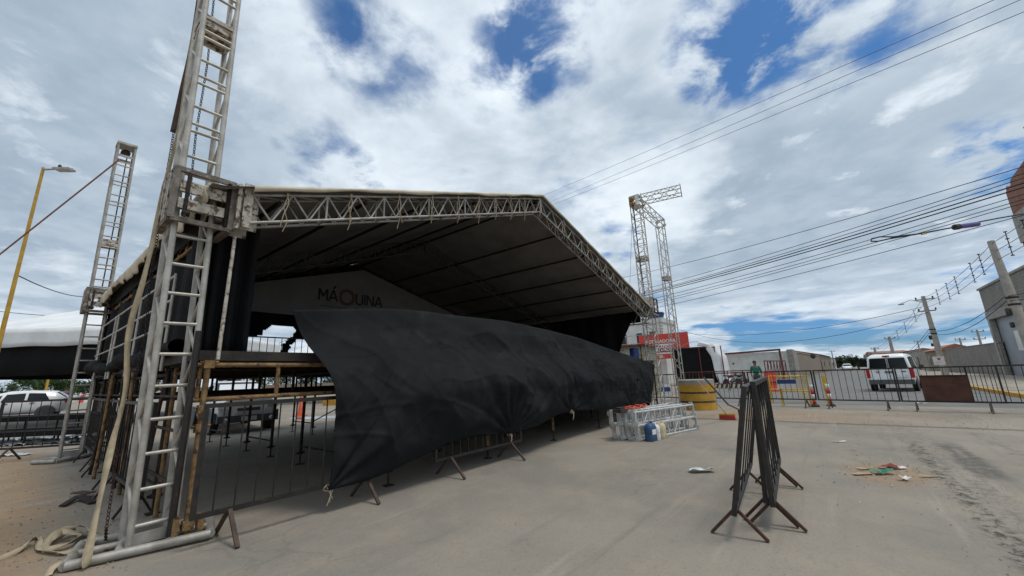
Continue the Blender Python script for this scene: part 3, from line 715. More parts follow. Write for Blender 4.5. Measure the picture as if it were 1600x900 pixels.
one(bn, 'rolled_cloth', DEEPCLOTH, 'slack black cloth bundled along foot of the guard rail', 'cloth', 'black cloths hung round the stage')
rc = MB()
def rcf(u, v):                                # right side, front edge drawn back and up
    z = 1.66+v*1.92; f = .12+1.35*(1-v)**.55 if v < 1 else .12
    f = .10+ (1.25*(1-v)**.6)
    y = f+(7.7-f)*u
    return V((13.0+.05*sin(y*4.5+z)+.03*sin(y*11), y, z))
def rskip(u, v): return False
rc.grid(rcf, 90, 26)
solid(one(rc, 'side_curtain', DEEPCLOTH, 'black cloth on right side of the stage with its front edge pulled back', 'curtain', 'black cloths hung round the stage'), .006)

gc = MB(); gc.prism([(-.05,3.40),(13.3,3.40),(13.3,3.62),(RXM,RZ+.02),(-.05,3.56)], 'y', 8.02, 8.03)  # added sheet that shuts sky light out of the rear gable
one(gc, 'added_gable_blackout', DEEPCLOTH, 'black sheet added to keep light out of the rear gable behind the pale banner', 'curtain', 'black cloths hung round the stage')
for xe in (-.0, 13.22):
    gc = MB(); gc.box((xe-.004, .3, 3.18), (xe+.004, 7.9, 3.56)); one(gc, 'eave_cloth', DEEPCLOTH, 'black cloth strip under the %s eave of the stage roof' % ('left' if xe < 1 else 'right'), 'cloth', 'black cloths hung round the stage')
def drop(lab, f, nu=60):  # sheets added to cut the light and darken the space below the deck
    g_ = MB(); g_.grid(f, nu, 8); solid(one(g_, 'added_darkening_sheet', DEEPCLOTH, lab, 'light blocking sheet', 'black cloths hung round the stage'), .006)
drop('black sheet added to darken back of the space under the stage on the right', lambda u, v: V((5.7+7.5*u, 7.95+.04*sin(u*70)*(1-v), .03+1.62*v)))
drop('black sheet added to darken right end of the space under the stage', lambda u, v: V((13.26+.04*sin(u*60)*(1-v), .3+7.6*u, .05+1.6*v)))
drop('black sheet added to darken the middle of the space under the stage', lambda u, v: V((5.9+.05*sin(u*50)*(1-v), 2.0+5.8*u, .03+1.5*v)), 50)
# printed fabric in the rear gable
bnr = thing('gable_banner', 'pale banner with dark MÁQUINA lettering and an orange cog in the rear gable', 'banner', (6.4,7.6,3.44))
g0 = V((6.4,7.6,3.44)); b = MB()
b.prism([(.35,3.44),(12.9,3.44),(12.9,3.50),(RXM,RZ-.30),(.35,rz_(.35)-.05)], 'y', 7.60, 7.61); b.build('fabric', BANNER, bnr, g0)
INK = mat('banner_ink', (.055,.05,.055), None, 3, .9); COGM = mat('banner_cog_ink', (.17,.09,.045), (.13,.075,.035), 4, .9)
def bt(body, x, z, size, m=INK, sp=.96, off=.006): return text_part(body, size, m, bnr, Matrix.Translation(-g0) @ facing((x,7.592,z), (1,0,0), (0,0,1)), 'lettering', .003, off, space=sp)
def stroke(x0, z0, h, w, segs, nm='lettering'):
    x0 = 4.68+(x0-4.68)*.83; w *= .83; b = MB()
    for (a_, c_) in segs: b.beam((x0+a_[0]*w, 7.592, z0+a_[1]*h), (x0+c_[0]*w, 7.592, z0+c_[1]*h), .006, .062, up=V((0,0,1)) if abs(a_[0]-c_[0]) > .01 else V((1,0,0)))
    for v_ in b.v: v_.y = 7.592 + (.002 if v_.y > 7.592 else -.002)
    b.build('letter', INK, bnr, g0)
ZB, HH = 4.02, .37
def skewz(x): return ZB+.0*(x-5)
stroke(4.68, ZB, HH, .32, [((0,0),(0,1)),((0,1),(.5,.35)),((.5,.35),(1,1)),((1,1),(1,0))])
stroke(5.08, ZB, HH, .34, [((0,0),(.5,1)),((.5,1),(1,0)),((.2,.3),(.8,.3)),((.45,1.15),(.75,1.4))])
stroke(6.24, ZB, HH, .28, [((0,1),(0,.15)),((0,.15),(.25,0)),((.25,0),(.75,0)),((.75,0),(1,.15)),((1,.15),(1,1))])
stroke(6.63, ZB, HH, .01, [((0,0),(0,1))])
stroke(6.74, ZB, HH, .29, [((0,0),(0,1)),((0,1),(1,0)),((1,0),(1,1))])
stroke(7.12, ZB, HH, .34, [((0,0),(.5,1)),((.5,1),(1,0)),((.2,.3),(.8,.3))])
b = MB(); cx_, cz_ = 5.63, 4.21; n = 64; vs = []; fs = []
for k in range(n):
    a = 2*pi*k/n; ro = .31 if (k % 4) in (0,1) else .27
    for r_ in (.19, ro): vs += [(cx_+r_*cos(a), 7.588, cz_+r_*sin(a)), (cx_+r_*cos(a), 7.594, cz_+r_*sin(a))]
for k in range(n):
    i, j = 4*k, 4*((k+1)%n)
    fs += [(i,i+2,j+2,j), (i+1,j+1,j+3,i+3), (i+2,i+3,j+3,j+2), (i,j,j+1,i+1)]
b.add(vs, fs); b.build('cog_emblem', COGM, bnr, g0)
b = MB()
for k in range(9): b.box((5.95+k*.10,7.59,3.86),(5.95+k*.10+.07,7.595,3.89))
for k in range(9): b.box((4.75+k*.10,7.59,3.82),(4.75+k*.10+.07,7.595,3.845))
b.build('small_print', INK, bnr, g0)

# big loose shade cloth across the front
topT = [(0.86, 2.26), (1.33, 2.32), (1.88, 2.4), (2.53, 2.45), (3.31, 2.45), (4.9, 2.47), (6.45, 2.38), (7.58, 2.29), (9.81, 2.0), (11.74, 1.75), (12.64, 1.61)]
botT = [(1.22,.24),(1.60,.24),(2.01,.28),(2.40,.36),(2.97,.47),(3.64,.50),(4.44,.42),(5.21,.44),(6.13,.58),(6.94,.60),(8.55,.46),(10.6,.41),(11.95,.40)]
def lut(T, t):
    f = t*(len(T)-1); i = min(int(f), len(T)-2); k = f-i
    return (T[i][0]*(1-k)+T[i+1][0]*k, T[i][1]*(1-k)+T[i+1][1]*k)
ties = [(1.22,.24),(4.44,.42),(6.6,.60),(10.2,.42),(11.95,.40)]
def fcf(u, v):
    tx, tz = lut(topT, u); bx, bz = lut(botT, u)
    x = tx*v+bx*(1-v); z = tz*v+bz*(1-v)
    x += .17*sin(v*pi)*(1-u)**12 
    bul = .30*sin(pi*min(1,max(0,v)))**.8*(.35+.65*sin(pi*min(1,u*1.05+.02)))
    kk = min(1, max(0, (z-1.15)/.9)); kk = kk*kk*(3-2*kk)
    yb_ = (-.45)*(1-kk) + (-.03)*kk; yb_ += (-.22-yb_)*u**3
    y = yb_ - bul*(.55+.45*min(1,u*3))*(1-.95*u**3)
    w = 0
    for i, (qx, qz) in enumerate(ties):
        dx_, dz_ = x-qx, z-qz; r_ = sqrt(dx_*dx_+dz_*dz_)+.03; a = atan2(dz_, dx_)
        w += .055*(abs(sin(a*(9 if i == 1 else 6)+i+.7*sin(r_*2.3)+.6*noise.noise(V((a*3,r_*.8,i)))))*2-1.2)*min(1, r_*3)*math.exp(-r_/(.85 if i == 1 else .6))
    rdg = lambda q_: (1-abs(noise.noise(q_))*2.2)
    cr = max(0, rdg(V((x*1.7+z*1.1, z*.9-x*.25, 14))))**4*.026 + max(0, rdg(V((x*3.8-z*1.6, z*2.0, 31))))**4*.012 + max(0, rdg(V((x*.8+z*2.6, z*1.3-x*.9, 51))))**5*.018
    w += cr*min(1, 4*v, 4*(1-v)+.2)
    nz = noise.noise(V((x*.9, z*1.6, 3)))*.13 + noise.noise(V((x*1.6+z*1.0, z*1.0, 9)))*.045 + noise.noise(V((x*5+z*4, z*2.5, 5)))*.010
    sw = .035*sin((x*1.4+z*2.4)*3.0)*math.exp(-((z-.9)**2)*1.2)*(.4+.6*noise.noise(V((x*.7,1,z))))
    e = min(1, 6*v, 6*(1-v)+.15)
    return V((x, y-(w+nz*e+sw)*(1-.5*u**4), z + .02*noise.noise(V((x*3,7,z)))*e))
fc = MB(); fc.grid(fcf, 420, 90, skip=lambda u, v: (abs(u-.885) < .0030 and abs(v-.52) < .025))
fco = one(fc, 'front_cloth', BLACKCLOTH, 'huge billowing black shade cloth stretched across the open front of the stage', 'cloth', 'black cloths hung round the stage'); solid(fco, .004)
def cloth_pt(u, v, o=.002): p_ = V(fcf(u, v)); return V((p_.x, p_.y-o, p_.z))
sm2 = MB()
for v_ in (.36, .70):
    pts_ = [cloth_pt(i/120, v_+.01*sin(i*.3)) for i in range(1, 120)]
    sm2.path(pts_, .003, 4)
sm2.v = [p_-V(fco.location) for p_ in sm2.v]
sm2.build('seam', BLACKCLOTH, fco, V((0,0,0)))
for (x, z) in ((1.24,.26),(4.44,.42),(6.6,.60)):
    k = MB()
    for s in range(3): k.path([(x-.02+.03*s,-.40,z+.03),(x+.02*s,-.44,z-.03),(x+.05-.03*s,-.43,z-.12-.03*s)], .005, 5)
    k.path([(x+.04*cos(a_),-.40+.02*sin(a_*2),z+.035*sin(a_)) for a_ in [i*2*pi/10 for i in range(11)]], .007, 5)
    one(k, 'tie_knot', STRAP, {1.24:'pale cord knot tying lower left corner of the front cloth',4.44:'pale cord knot at gathered folds midway along the front cloth',6.6:'small pale cord knot on hem right of the gathered folds'}[x], 'cord')

# ------------------------------------------------------------------ crowd barriers
def make_barrier(label, L=2.0, m=BLKST, ml=BROWNT, top=1.22, bot=.27, nbars=12, group='dark steel crowd barriers', leg=.30, name='crowd_barrier'):
    t = thing(name, label, 'barrier', (0,0,0), group=group)
    b = MB(); r = .021
    for z in (top, bot): b.beam((-L/2,0,z),(L/2,0,z),.04,.04)
    for x in (-L/2+.02, L/2-.02): b.beam((x,0,bot+.02),(x,0,top-.02),.038,.038)
    b.build('frame', m, t)
    for k in range(1, nbars): MB().tube((-L/2+L*k/nbars,0,bot),(-L/2+L*k/nbars,0,top),.0075,5).build('bar', m, t)
    for x in (-L/2+.3, L/2-.3):
        for s in (-1, 1): MB().beam((x,s*.012,bot+.0),(x,s*leg,.012),.036,.022).build('leg', ml, t)
    return t
proto = make_barrier('nearest black crowd barrier beside the tall tower with the front cloth tied to its foot')
proto.location = (1.03,-.36,0)
def put(x, y, rz, label, tilt=0.0, src=None, z=0.0, group=None):
    o = copy_tree(src or proto); o.location = (x,y,z); o.rotation_euler = (tilt,0,rz); o['label'] = label
    if group: o['group'] = group
    return o
put(3.75,-.42,0,'crowd barrier half hidden behind the folds of the front cloth')
# across the mouth of the street
RP = V((15.31,-7.98,0)); RD = V((.153,.988,0)); ra = atan2(RD.y, RD.x)
def rowp(s, off=0): p = RP+RD*s; return (p.x-off*RD.y, p.y+off*RD.x)
for (s, off, lab) in ((.57,0,'crowd barrier across the street with a rust brown plate fixed to it'),(-.84,-.10,'overlapping crowd barrier at far right edge of the street closure'),(2.58,.02,'crowd barrier across the street directly in front of the white van'),
                 (4.62,-.04,'crowd barrier across the street in front of the yellow trestle barriers'),(6.67,0,'crowd barrier standing behind the leaning broom'),(8.75,.05,'crowd barrier next to the yellow concrete ring')):
    x, y = rowp(s, off); put(x, y, ra, lab)
x, y = rowp(.60, .035); pl = MB(); c_, s_ = cos(ra), sin(ra)
pb = thing('steel_plate', 'rust brown sheet fixed to a crowd barrier right of the van', 'plate', (x,y,.27), ra)
b = MB(); b.box((-.46,.0,0),(.46,.012,.73)); b.build('sheet', RUSTPLATE, pb)
for z in (.72,.01): MB().beam((-.46,.02,z),(.46,.02,z),.03).build('edging', DKRUST, pb)
# the folded trio in the foreground
def narrow(src):
    pass
pf = make_barrier('right one of the dark barriers leaning together in the foreground', L=2.1, top=1.25, bot=.22, leg=.21, nbars=6, ml=RUST)
def trio(o, nx, ny, ang, tilt, label):
    L_ = 2.1; c = V((nx,ny,0))+V((cos(ang),sin(ang),0))*L_/2
    o.location = c; o.rotation_euler = (tilt,0,ang); o['label'] = label
    R_ = Matrix.Rotation(-tilt, 3, 'X'); pv_ = V((0,0,.22)); k = 0
    for ch in o.children:
        if ch.name.startswith('leg'):
            off = (-.18 if k < 2 else -.22)                    # feet sit nearer the front end
            ch.rotation_euler.x = -tilt; ch.location = pv_-R_@pv_+V((off,0,0)); k += 1
    return o
tA = copy_tree(pf); tM = copy_tree(pf)
trio(pf, 3.20, -4.38, rad(3.6), rad(0.0), 'right one of the dark barriers leaning together in the foreground')
trio(tM, 3.28, -4.31, rad(3.6), rad(2.5), 'middle barrier of the trio leaning together in the foreground')
trio(tA, 2.80, -4.10, rad(4.5), rad(12), 'left one of the dark barriers leaning together in the foreground')
# behind the back left tower and along the left side
p0, p1 = G(2,723), G(147,713); dl = p1-p0; cc = (p0+p1)/2
put(cc.x, cc.y, atan2(dl.y, dl.x), 'black crowd barrier on the dirt behind the back left tower')
cc2 = cc-dl.normalized()*2.15; put(cc2.x, cc2.y, atan2(dl.y, dl.x)+.03, 'crowd barrier cut off by left edge of the photo')
sp0 = make_barrier('crowd barrier under the stage edge nearest the tall tower', leg=.16, ml=DKRUST)
for i, (x, y, rz, tl) in enumerate(((-.06,2.15,pi/2+.01,0.0),(-.02,4.25,pi/2,.0),(.02,6.35,pi/2-.01,.0))):
    L_ = ('crowd barrier under the stage edge nearest the tall tower','middle crowd barrier under left edge of the stage','crowd barrier under left edge of the stage next to the back tower')[i]
    if i == 0: sp0.location = (x,y,0); sp0.rotation_euler = (tl,0,rz)
    else: put(x, y, rz, L_, tl, src=sp0)

# ------------------------------------------------------------------ straps, chains, ropes
def ribbon(name, pts, widths, m, label, cat='strap', th=.004, twist=None, group=None, nrm=None):
    pts = [V(p) for p in pts]; out = []
    M_ = 8; Q = []
    for i in range(len(pts)-1):                 # catmull rom
        a, b_, c, d = pts[max(i-1,0)], pts[i], pts[i+1], pts[min(i+2,len(pts)-1)]
        for k in range(M_):
            t = k/M_; Q.append(.5*((2*b_)+(c-a)*t+(2*a-5*b_+4*c-d)*t*t+(3*b_-a-3*c+d)*t**3))
    Q.append(pts[-1]); n = len(Q); mb = MB(); vs = []
    for i, p in enumerate(Q):
        d = (Q[min(i+1,n-1)]-Q[max(i-1,0)]).normalized(); f = i/(n-1)*(len(widths)-1); j = min(int(f), len(widths)-2); w = widths[j]*(1-(f-j))+widths[j+1]*(f-j)
        base = nrm if nrm is not None else (CAMP-p).normalized()
        s = d.cross(base).normalized(); a = twist(i/(n-1)) if twist else 0
        s = Matrix.Rotation(a, 3, d) @ s; vs += [p-s*w/2, p+s*w/2]
    mb.add(vs, [(2*i,2*i+1,2*i+3,2*i+2) for i in range(n-1)], True)
    o = one(mb, name, m, label, cat, group); solid(o, th); return o
def chain(name, pts, label, pitch=.034, r=.0045, group='hoist chains', m=CHAIN, slack=0):
    pts = [V(p) for p in pts]; mb = MB(); k = 0; acc = 0.0
    for i in range(len(pts)-1):
        p, q = pts[i], pts[i+1]; L = (q-p).length; d = (q-p).normalized(); s = 0.0
        a0 = V((0,1,0)) if abs(d.y) < .8 else V((1,0,0)); e1 = d.cross(a0).normalized(); e2 = d.cross(e1)
        while s < L:
            c = p+d*s; e = (e1+e2).normalized() if k % 2 else (e1-e2).normalized(); nrm = d.cross(e)
            ring = []
            for t in range(8):
                a = 2*pi*t/8; ring.append(c+d*(cos(a)*pitch*.66)+e*(sin(a)*pitch*.36))
            vs = []
            for t in range(8):
                out = (ring[t]-c).normalized()
                for u_ in range(4):
                    b_ = 2*pi*u_/4; vs.append(ring[t]+out*(cos(b_)*r)+nrm*(sin(b_)*r))
            fs = [(t*4+u_, t*4+(u_+1)%4, ((t+1)%8)*4+(u_+1)%4, ((t+1)%8)*4+u_) for t in range(8) for u_ in range(4)]
            mb.add(vs, fs, True); s += pitch; k += 1
    return one(mb, name, m, label, 'chain', group)
def near(px, py, off): return at(px, py, off)
ribbon('lifting_strap', [at(322,-40,4.15), at(303,50,4.05), at(291,130,4.0), at(276,215,3.95), at(252,310,3.85), at(238,380,3.8), at(222,445,3.75), at(201,520,3.75), at(196,610,3.75), at(176,690,3.7), at(158,770,3.6), at(138,862,3.52), flat(G(132,892),.02)],
       [.045,.055,.05,.03,.05,.035,.05,.055,.04,.062,.03,.06,.045,.06,.04], STRAP, 'long cream webbing strap hanging from the tall tower down to the ground', twist=lambda t: .9*sin(t*17))
ribbon('dark_strap', [at(315,-30,4.2), at(300,70,4.15), at(285,140,4.1), at(270,207,4.05)], [.05,.05,.055,.05], BROWNT, 'dark worn strap end beside the cream strap high on the tall tower')
chain('hoist_chain', [at(272,205,4.05), at(254,310,3.98), at(243,390,3.95), at(234,440,3.95), at(228,520,3.95), at(210,600,3.95)], 'thin chain hanging just left of the tall tower beside the cream strap')
chain('hoist_chain', [at(290,190,4.2), at(276,262,4.2), at(262,360,4.15), at(250,420,4.15), at(245,470,4.15)], 'second thin chain hanging close against left leg of the tall tower')
chain('hoist_chain', [at(336,-20,4.3), at(324,100,4.25), at(306,210,4.2), at(299,280,4.2), at(297,330,4.2)], 'chain running down inside the tall tower above the sleeve')
chain('hoist_chain', [at(182,700,4.0), at(176,760,3.95), at(166,826,3.85), flat(G(164,852),.03)], 'rusty chain end falling to the foot of the tall tower', m=RUST)
cp = MB()
for k in range(26):
    a = random.uniform(0, 2*pi); r_ = random.uniform(0,.07); c = G(178,862); 
    cp.path([c+V((r_*cos(a)+.02*cos(b_), r_*sin(a)+.02*sin(b_), .02+random.random()*.02+.01*sin(b_*2))) for b_ in [i*pi/3 for i in range(7)]], .005, 5)
one(cp, 'chain_heap', RUST, 'small heap of rusty chain on the foot frame of the tall tower', 'chain')
# loose webbing on the dirt
random.seed(5)
def gz(px, py, z=.012): return flat(G(px,py), z)
ribbon('loose_strap', [gz(-30,888),gz(20,868,.02),gz(52,852,.06),gz(80,850,.03),gz(110,838,.07),gz(126,842,.03),gz(104,858,.05),gz(70,862,.02),gz(88,848,.09),gz(132,846,.05)], [.055]*6, STRAP, 'loose coil of cream webbing on the dirt left of the tall tower', nrm=V((0,0,1)), twist=lambda t: .9*sin(t*23))
ribbon('loose_strap', [gz(58,850,.05),gz(66,864,.02),gz(100,868,.03),gz(130,862,.02),gz(150,852,.06),gz(128,836,.08),gz(96,846,.10),gz(76,856,.04)], [.055]*6, STRAP, 'second loop of cream webbing lying over the loose coil', nrm=V((0,0,1)), twist=lambda t: .8*sin(t*19+1))
ribbon('strap_tail', [gz(138,868,.03),gz(112,878,.015),gz(85,892,.03),gz(72,905,.02)], [.06]*4, STRAP, 'flat tail of cream webbing curling towards the bottom edge', nrm=V((0,0,1)), twist=lambda t: .5*sin(t*9))
# red guy strap from the back tower
ga = at(187,249,8.35); gb = G(-420,730)
k = MB(); k.path([ga, ga.lerp(gb,.5), gb], .018, 6); one(k, 'guy_strap', mat('faded_red_webbing', (.30,.16,.12), (.22,.13,.10), 8, .9), 'taut faded red guy strap running down left from top of the back tower', 'guy strap')
# hoist cables on the right tower
for i, (o1, lab) in enumerate(((0,'black hoist cable hanging beside the zigzag braced tower'),(.07,'second black hoist cable close beside the zigzag braced tower'))):
    k = MB(); k.path([(12.98+o1,.05,7.9),(13.02+o1*.6,.03,6),(13.1+o1*.3,.0,4.0)], .011, 5); one(k, 'hoist_cable', WIRE, lab, 'cable', 'hoist cables')
k = MB(); k.path([(12.96,.04,7.7),(12.55,.3,4.6)], .006, 5); one(k, 'thin_line', WIREG, 'thin grey line slanting down left of the hoist cables', 'cable')
for i, (a_, r_, lab) in enumerate(((-.18,.012,'dark cable running down inside back left tower'),(-.08,.008,'thin dark cord beside the cable in back left tower'))):
    k = MB(); k.path([(a_,7.80,7.0),(a_+.02,7.80,3.7)], r_, 5); one(k, 'hoist_cable', WIRE, lab, 'cable', 'hoist cables')

# ------------------------------------------------------------------ truss pile, cans
A0, A1, A2 = flat(G(999,690)), flat(G(960,686)), flat(G(1090,671))
dl = (A2-A0).normalized(); dw = V((-dl.y, dl.x, 0)); 
if dw.dot(A1-A0) < 0: dw = -dw
LT = (A2-A0).length
for i, (k, z, lab) in enumerate(((0,.15,'lower front clean aluminium truss of the pile on the ground'),(0,.435,'upper front clean aluminium truss of the pile on the ground'),(1,.15,'lower rear aluminium truss at back of the pile beside the cloth'),(1,.435,'upper rear aluminium truss at back of the pile beside the cloth'))):
    p = A0+dw*(.16+.33*k)+V((0,0,z)) + dl*(.02 if z < .3 else -.04) - dl*(.06*k)
    t = box_truss('truss_section', lab, p, p+dl*LT, .265, .21, .021, ALUN, group='trusses piled on the ground', ladder=True)
    fp = MB()
    for s in (-1,1): fp.beam(dw*(s*.09)+V((0,0,-.14)), dw*(s*.09)+V((0,0,.14)), .075, .02, up=dw)
    fp.build('end_plate', ALUN, t)
pp = A0+dw*.30+V((0,0,.600))
hz = MB()
random.seed(4)
for k in range(3):
    q0 = pp+dl*(.15+.22*k)
    hz.path([q0+dl*(.13*cos(a)*(1+.2*sin(a*3)))+dw*(.10*sin(a))+V((0,0,.02+.02*sin(a*2+k)+.02*k)) for a in [i*2*pi/16 for i in range(17)]], .016, 6)
    hz.path([q0+dl*(.10*cos(a))+dw*(.13*sin(a))+V((0,0,.05+.02*cos(a*2+k))) for a in [i*2*pi/16 for i in range(17)]], .014, 6)
one(hz, 'coiled_cable', ORANGE, 'orange red coil of cable lying on top of the truss pile', 'cable')
bx = MB(); q0 = pp-dl*.12; bx.beam(q0-dl*.14, q0+dl*.12, .22, .07); bx.beam(q0-dl*.10+V((0,0,.05)), q0+dl*.06+V((0,0,.05)), .14, .04)
one(bx, 'tool_case', BLACKP, 'flat black tool case beside the orange coil on the truss pile', 'case')
def jerrycan(px, py, m, label, s=1.0, rz=0.0, lab=None):
    p = flat(G(px,py)); t = thing('jerrycan', label, 'jerrycan', tuple(p), rz, 'plastic jerrycans')
    b = MB()
    prof = [(.0,1.0),(.03,1.04),(.20,1.04),(.24,1.0),(.27,.80),(.28,.45)]
    for i in range(len(prof)-1):
        pass
    def ring(z, k): return [(sx*.11*k*s, sy*.075*k*s, z*s) for sx, sy in ((-1,-.8),(-.8,-1),(.8,-1),(1,-.8),(1,.8),(.8,1),(-.8,1),(-1,.8))]
    zs = [(0,.94),(.02,1.0),(.11,1.0),(.13,.97),(.15,1.0),(.25,1.0),(.30,.70),(.315,.40)]
    vs = []; fs = []
    for z, k in zs: vs += ring(z, k)
    for i in range(len(zs)-1): fs += [(i*8+k, i*8+(k+1)%8, (i+1)*8+(k+1)%8, (i+1)*8+k) for k in range(8)]
    b.add(vs, fs, True); b.add(ring(0,.94), [tuple(reversed(range(8)))]); b.add(ring(.315,.40), [tuple(range(8))]); b.build('body', m, t)
    MB().lathe([(.018*s,0),(.022*s,0),(.022*s,.03*s),(.018*s,.03*s)], (.06*s,0,.305*s), 12).build('cap', SIGNR if m != BLUEJ else BLUEJ, t)
    MB().path([(.03*s,0,.30*s),(.02*s,0,.345*s),(-.05*s,0,.345*s),(-.09*s,0,.27*s)], .011*s, 6).build('handle', m, t)
    if lab: MB().box((-.07*s,-.0775*s,.12*s),(.07*s,-.075*s,.21*s)).build('paper_label', lab, t)
rzj = atan2(dl.y, dl.x)
jerrycan(1018,689, BLUEJ, 'blue plastic jerrycan with a pale label in front of the truss pile', 1.1, rzj+.1, SIGNW)
jerrycan(1027,687, SIGNW, 'whitish plastic jerrycan squeezed between the blue and the cream ones', .95, rzj+.5)
jerrycan(1035,685, CREAMPL, 'cream plastic jerrycan at right of the group by the truss pile', 1.0, rzj+.3)

# ------------------------------------------------------------------ concrete ring, broom, pipe
cr = thing('concrete_ring', 'fat concrete ring painted yellow with black bands', 'concrete ring', tuple(flat(G(1090,640))+V((.22,.0,0))))
prof = [(.50,.0),(.545,.0),(.56,.03),(.56,.29),(.545,.30)]
for i in range(3):
    z = .31*i; R_ = .60
    MB().lathe([(R_-.1,z),(R_-.004,z),(R_,z+.006),(R_,z+.245),(R_-.004,z+.25),(R_-.1,z+.25)], n=72, smooth=False).build('yellow_band', YELLOWP, cr)
    MB().lathe([(R_-.1,z+.25),(R_-.001,z+.25),(R_-.001,z+.31),(R_-.1,z+.31)], n=72, smooth=False).build('black_band', BLACKP, cr) if i < 2 else MB().lathe([(R_-.1,z+.25),(R_-.0,z+.25),(R_-.0,z+.40),(R_-.02,z+.42),(R_-.1,z+.42)], n=72, smooth=False).build('raw_rim', CONC, cr)
MB().lathe([(.1,.93),(.50,.93),(.50,.95),(.1,.95)], n=30).build('fill', CONC, cr)
bp_ = flat(G(1137,656)); bt_ = at(1090,596, 9.9)
bro = thing('broom', 'broom with a yellow stock and red bristles leaning on a crowd barrier', 'broom', tuple(bp_))
MB().path([V((0,0,.14)), (bt_-bp_)*.99+V((0,0,.02))], .013, 7).build('handle', CREAMPL, bro)
b = MB(); b.beam((-.03,.20,.15),(.03,-.20,.15),.06,.045); b.build('stock', mat('yellow_plastic', (.6,.38,.03), None, 5, .5), bro)
b = MB()
for i in range(18):
    for j in range(3):
        k = (i/17-.5); b.beam((-.055*k-.02+.02*j, -.37*-k*1.0*.98*-1 if False else k*-.38, .13), (-.065*k-.03+.03*j, k*-.41, .005), .018, .014)
b.build('bristles', SIGNR, bro)
pp_ = MB(); q1 = flat(G(1156,654), .03); q2 = at(1100,590,10.2); pp_.path([q1+V((.02,0,0)), q1+V((0,0,.22)), q1.lerp(q2,.35), q2], .022, 8)
one(pp_, 'bent_pipe', GREYP, 'thin dark pipe with a bent foot leaning beside the broom', 'pipe')

# ------------------------------------------------------------------ yellow trestle barriers
def trestle(px0, px1, x, label):
    a = flat(px_(px0, 634, x)); b_ = flat(px_(px1, 634, x)); a.z = b_.z = 0
    c = (a+b_)/2; d = (b_-a); L = d.length; rz = atan2(d.y, d.x)
    t = thing('trestle_barrier', label, 'barrier', tuple(c), rz, 'yellow trestle barriers')
    for s in (-1,1):
        for q in (-1,1): MB().tube((s*(L/2-.05), q*.30, 0), (s*(L/2-.05), q*.02, 1.05), .022, 7).build('leg', YBAR, t)
    for q in (-1,1):
        for z, f in ((1.03,.02),(.52,.16)): MB().tube((-L/2,q*f,z),(L/2,q*f,z),.018,7).build('rail', YBAR, t)
    b = MB()
    for k in range(1,7): b.tube((-L/2+L*k/7,-.16,.52),(-L/2+L*k/7,-.02,1.03),.009,5)
    b.build('infill_bars', YBAR, t)
    return t, L
t, L = trestle(1222, 1271, 16.55, 'yellow trestle barrier carrying a small blue and white notice')
b = MB(); b.box((-L/2+.2,.12,.60),(-L/2+.85,.13,.95)); b.build('notice', SIGNW, t); b = MB(); b.box((-L/2+.22,.131,.80),(-L/2+.83,.134,.93)); b.build('notice_heading', BLUEPL, t)
b = MB(); b.box((L/2-.95,-.155,.60),(L/2-.35,-.145,.95)); b.build('notice', SIGNW, t); b = MB(); b.box((L/2-.93,-.160,.78),(L/2-.37,-.156,.93)); b.build('notice_heading', BLUEPL, t)
trestle(1206, 1262, 17.9, 'yellow trestle barrier standing just behind the one with the notice')
trestle(1292, 1300, 16.9, 'narrow looking yellow trestle barrier seen nearly end on')
for (px, x, lab) in ((1273,16.3,'red and white striped post to the right of the blue and white notice'),(1298,16.7,'red and white striped post next to the end on yellow trestle')):
    p = flat(px_(px,630,x)); t = thing('striped_post', lab, 'post', (p.x,p.y,0), group='striped posts')
    for k in range(4):
        MB().lathe([(.03,k*.16+.1),(.055,k*.16+.1),(.055,k*.16+.26),(.03,k*.16+.26)], n=12).build('band', (SIGNR,SIGNW)[k%2], t)
    MB().lathe([(.05,0),(.14,0),(.12,.06),(.05,.1)], n=14).build('foot', BLACKP, t)

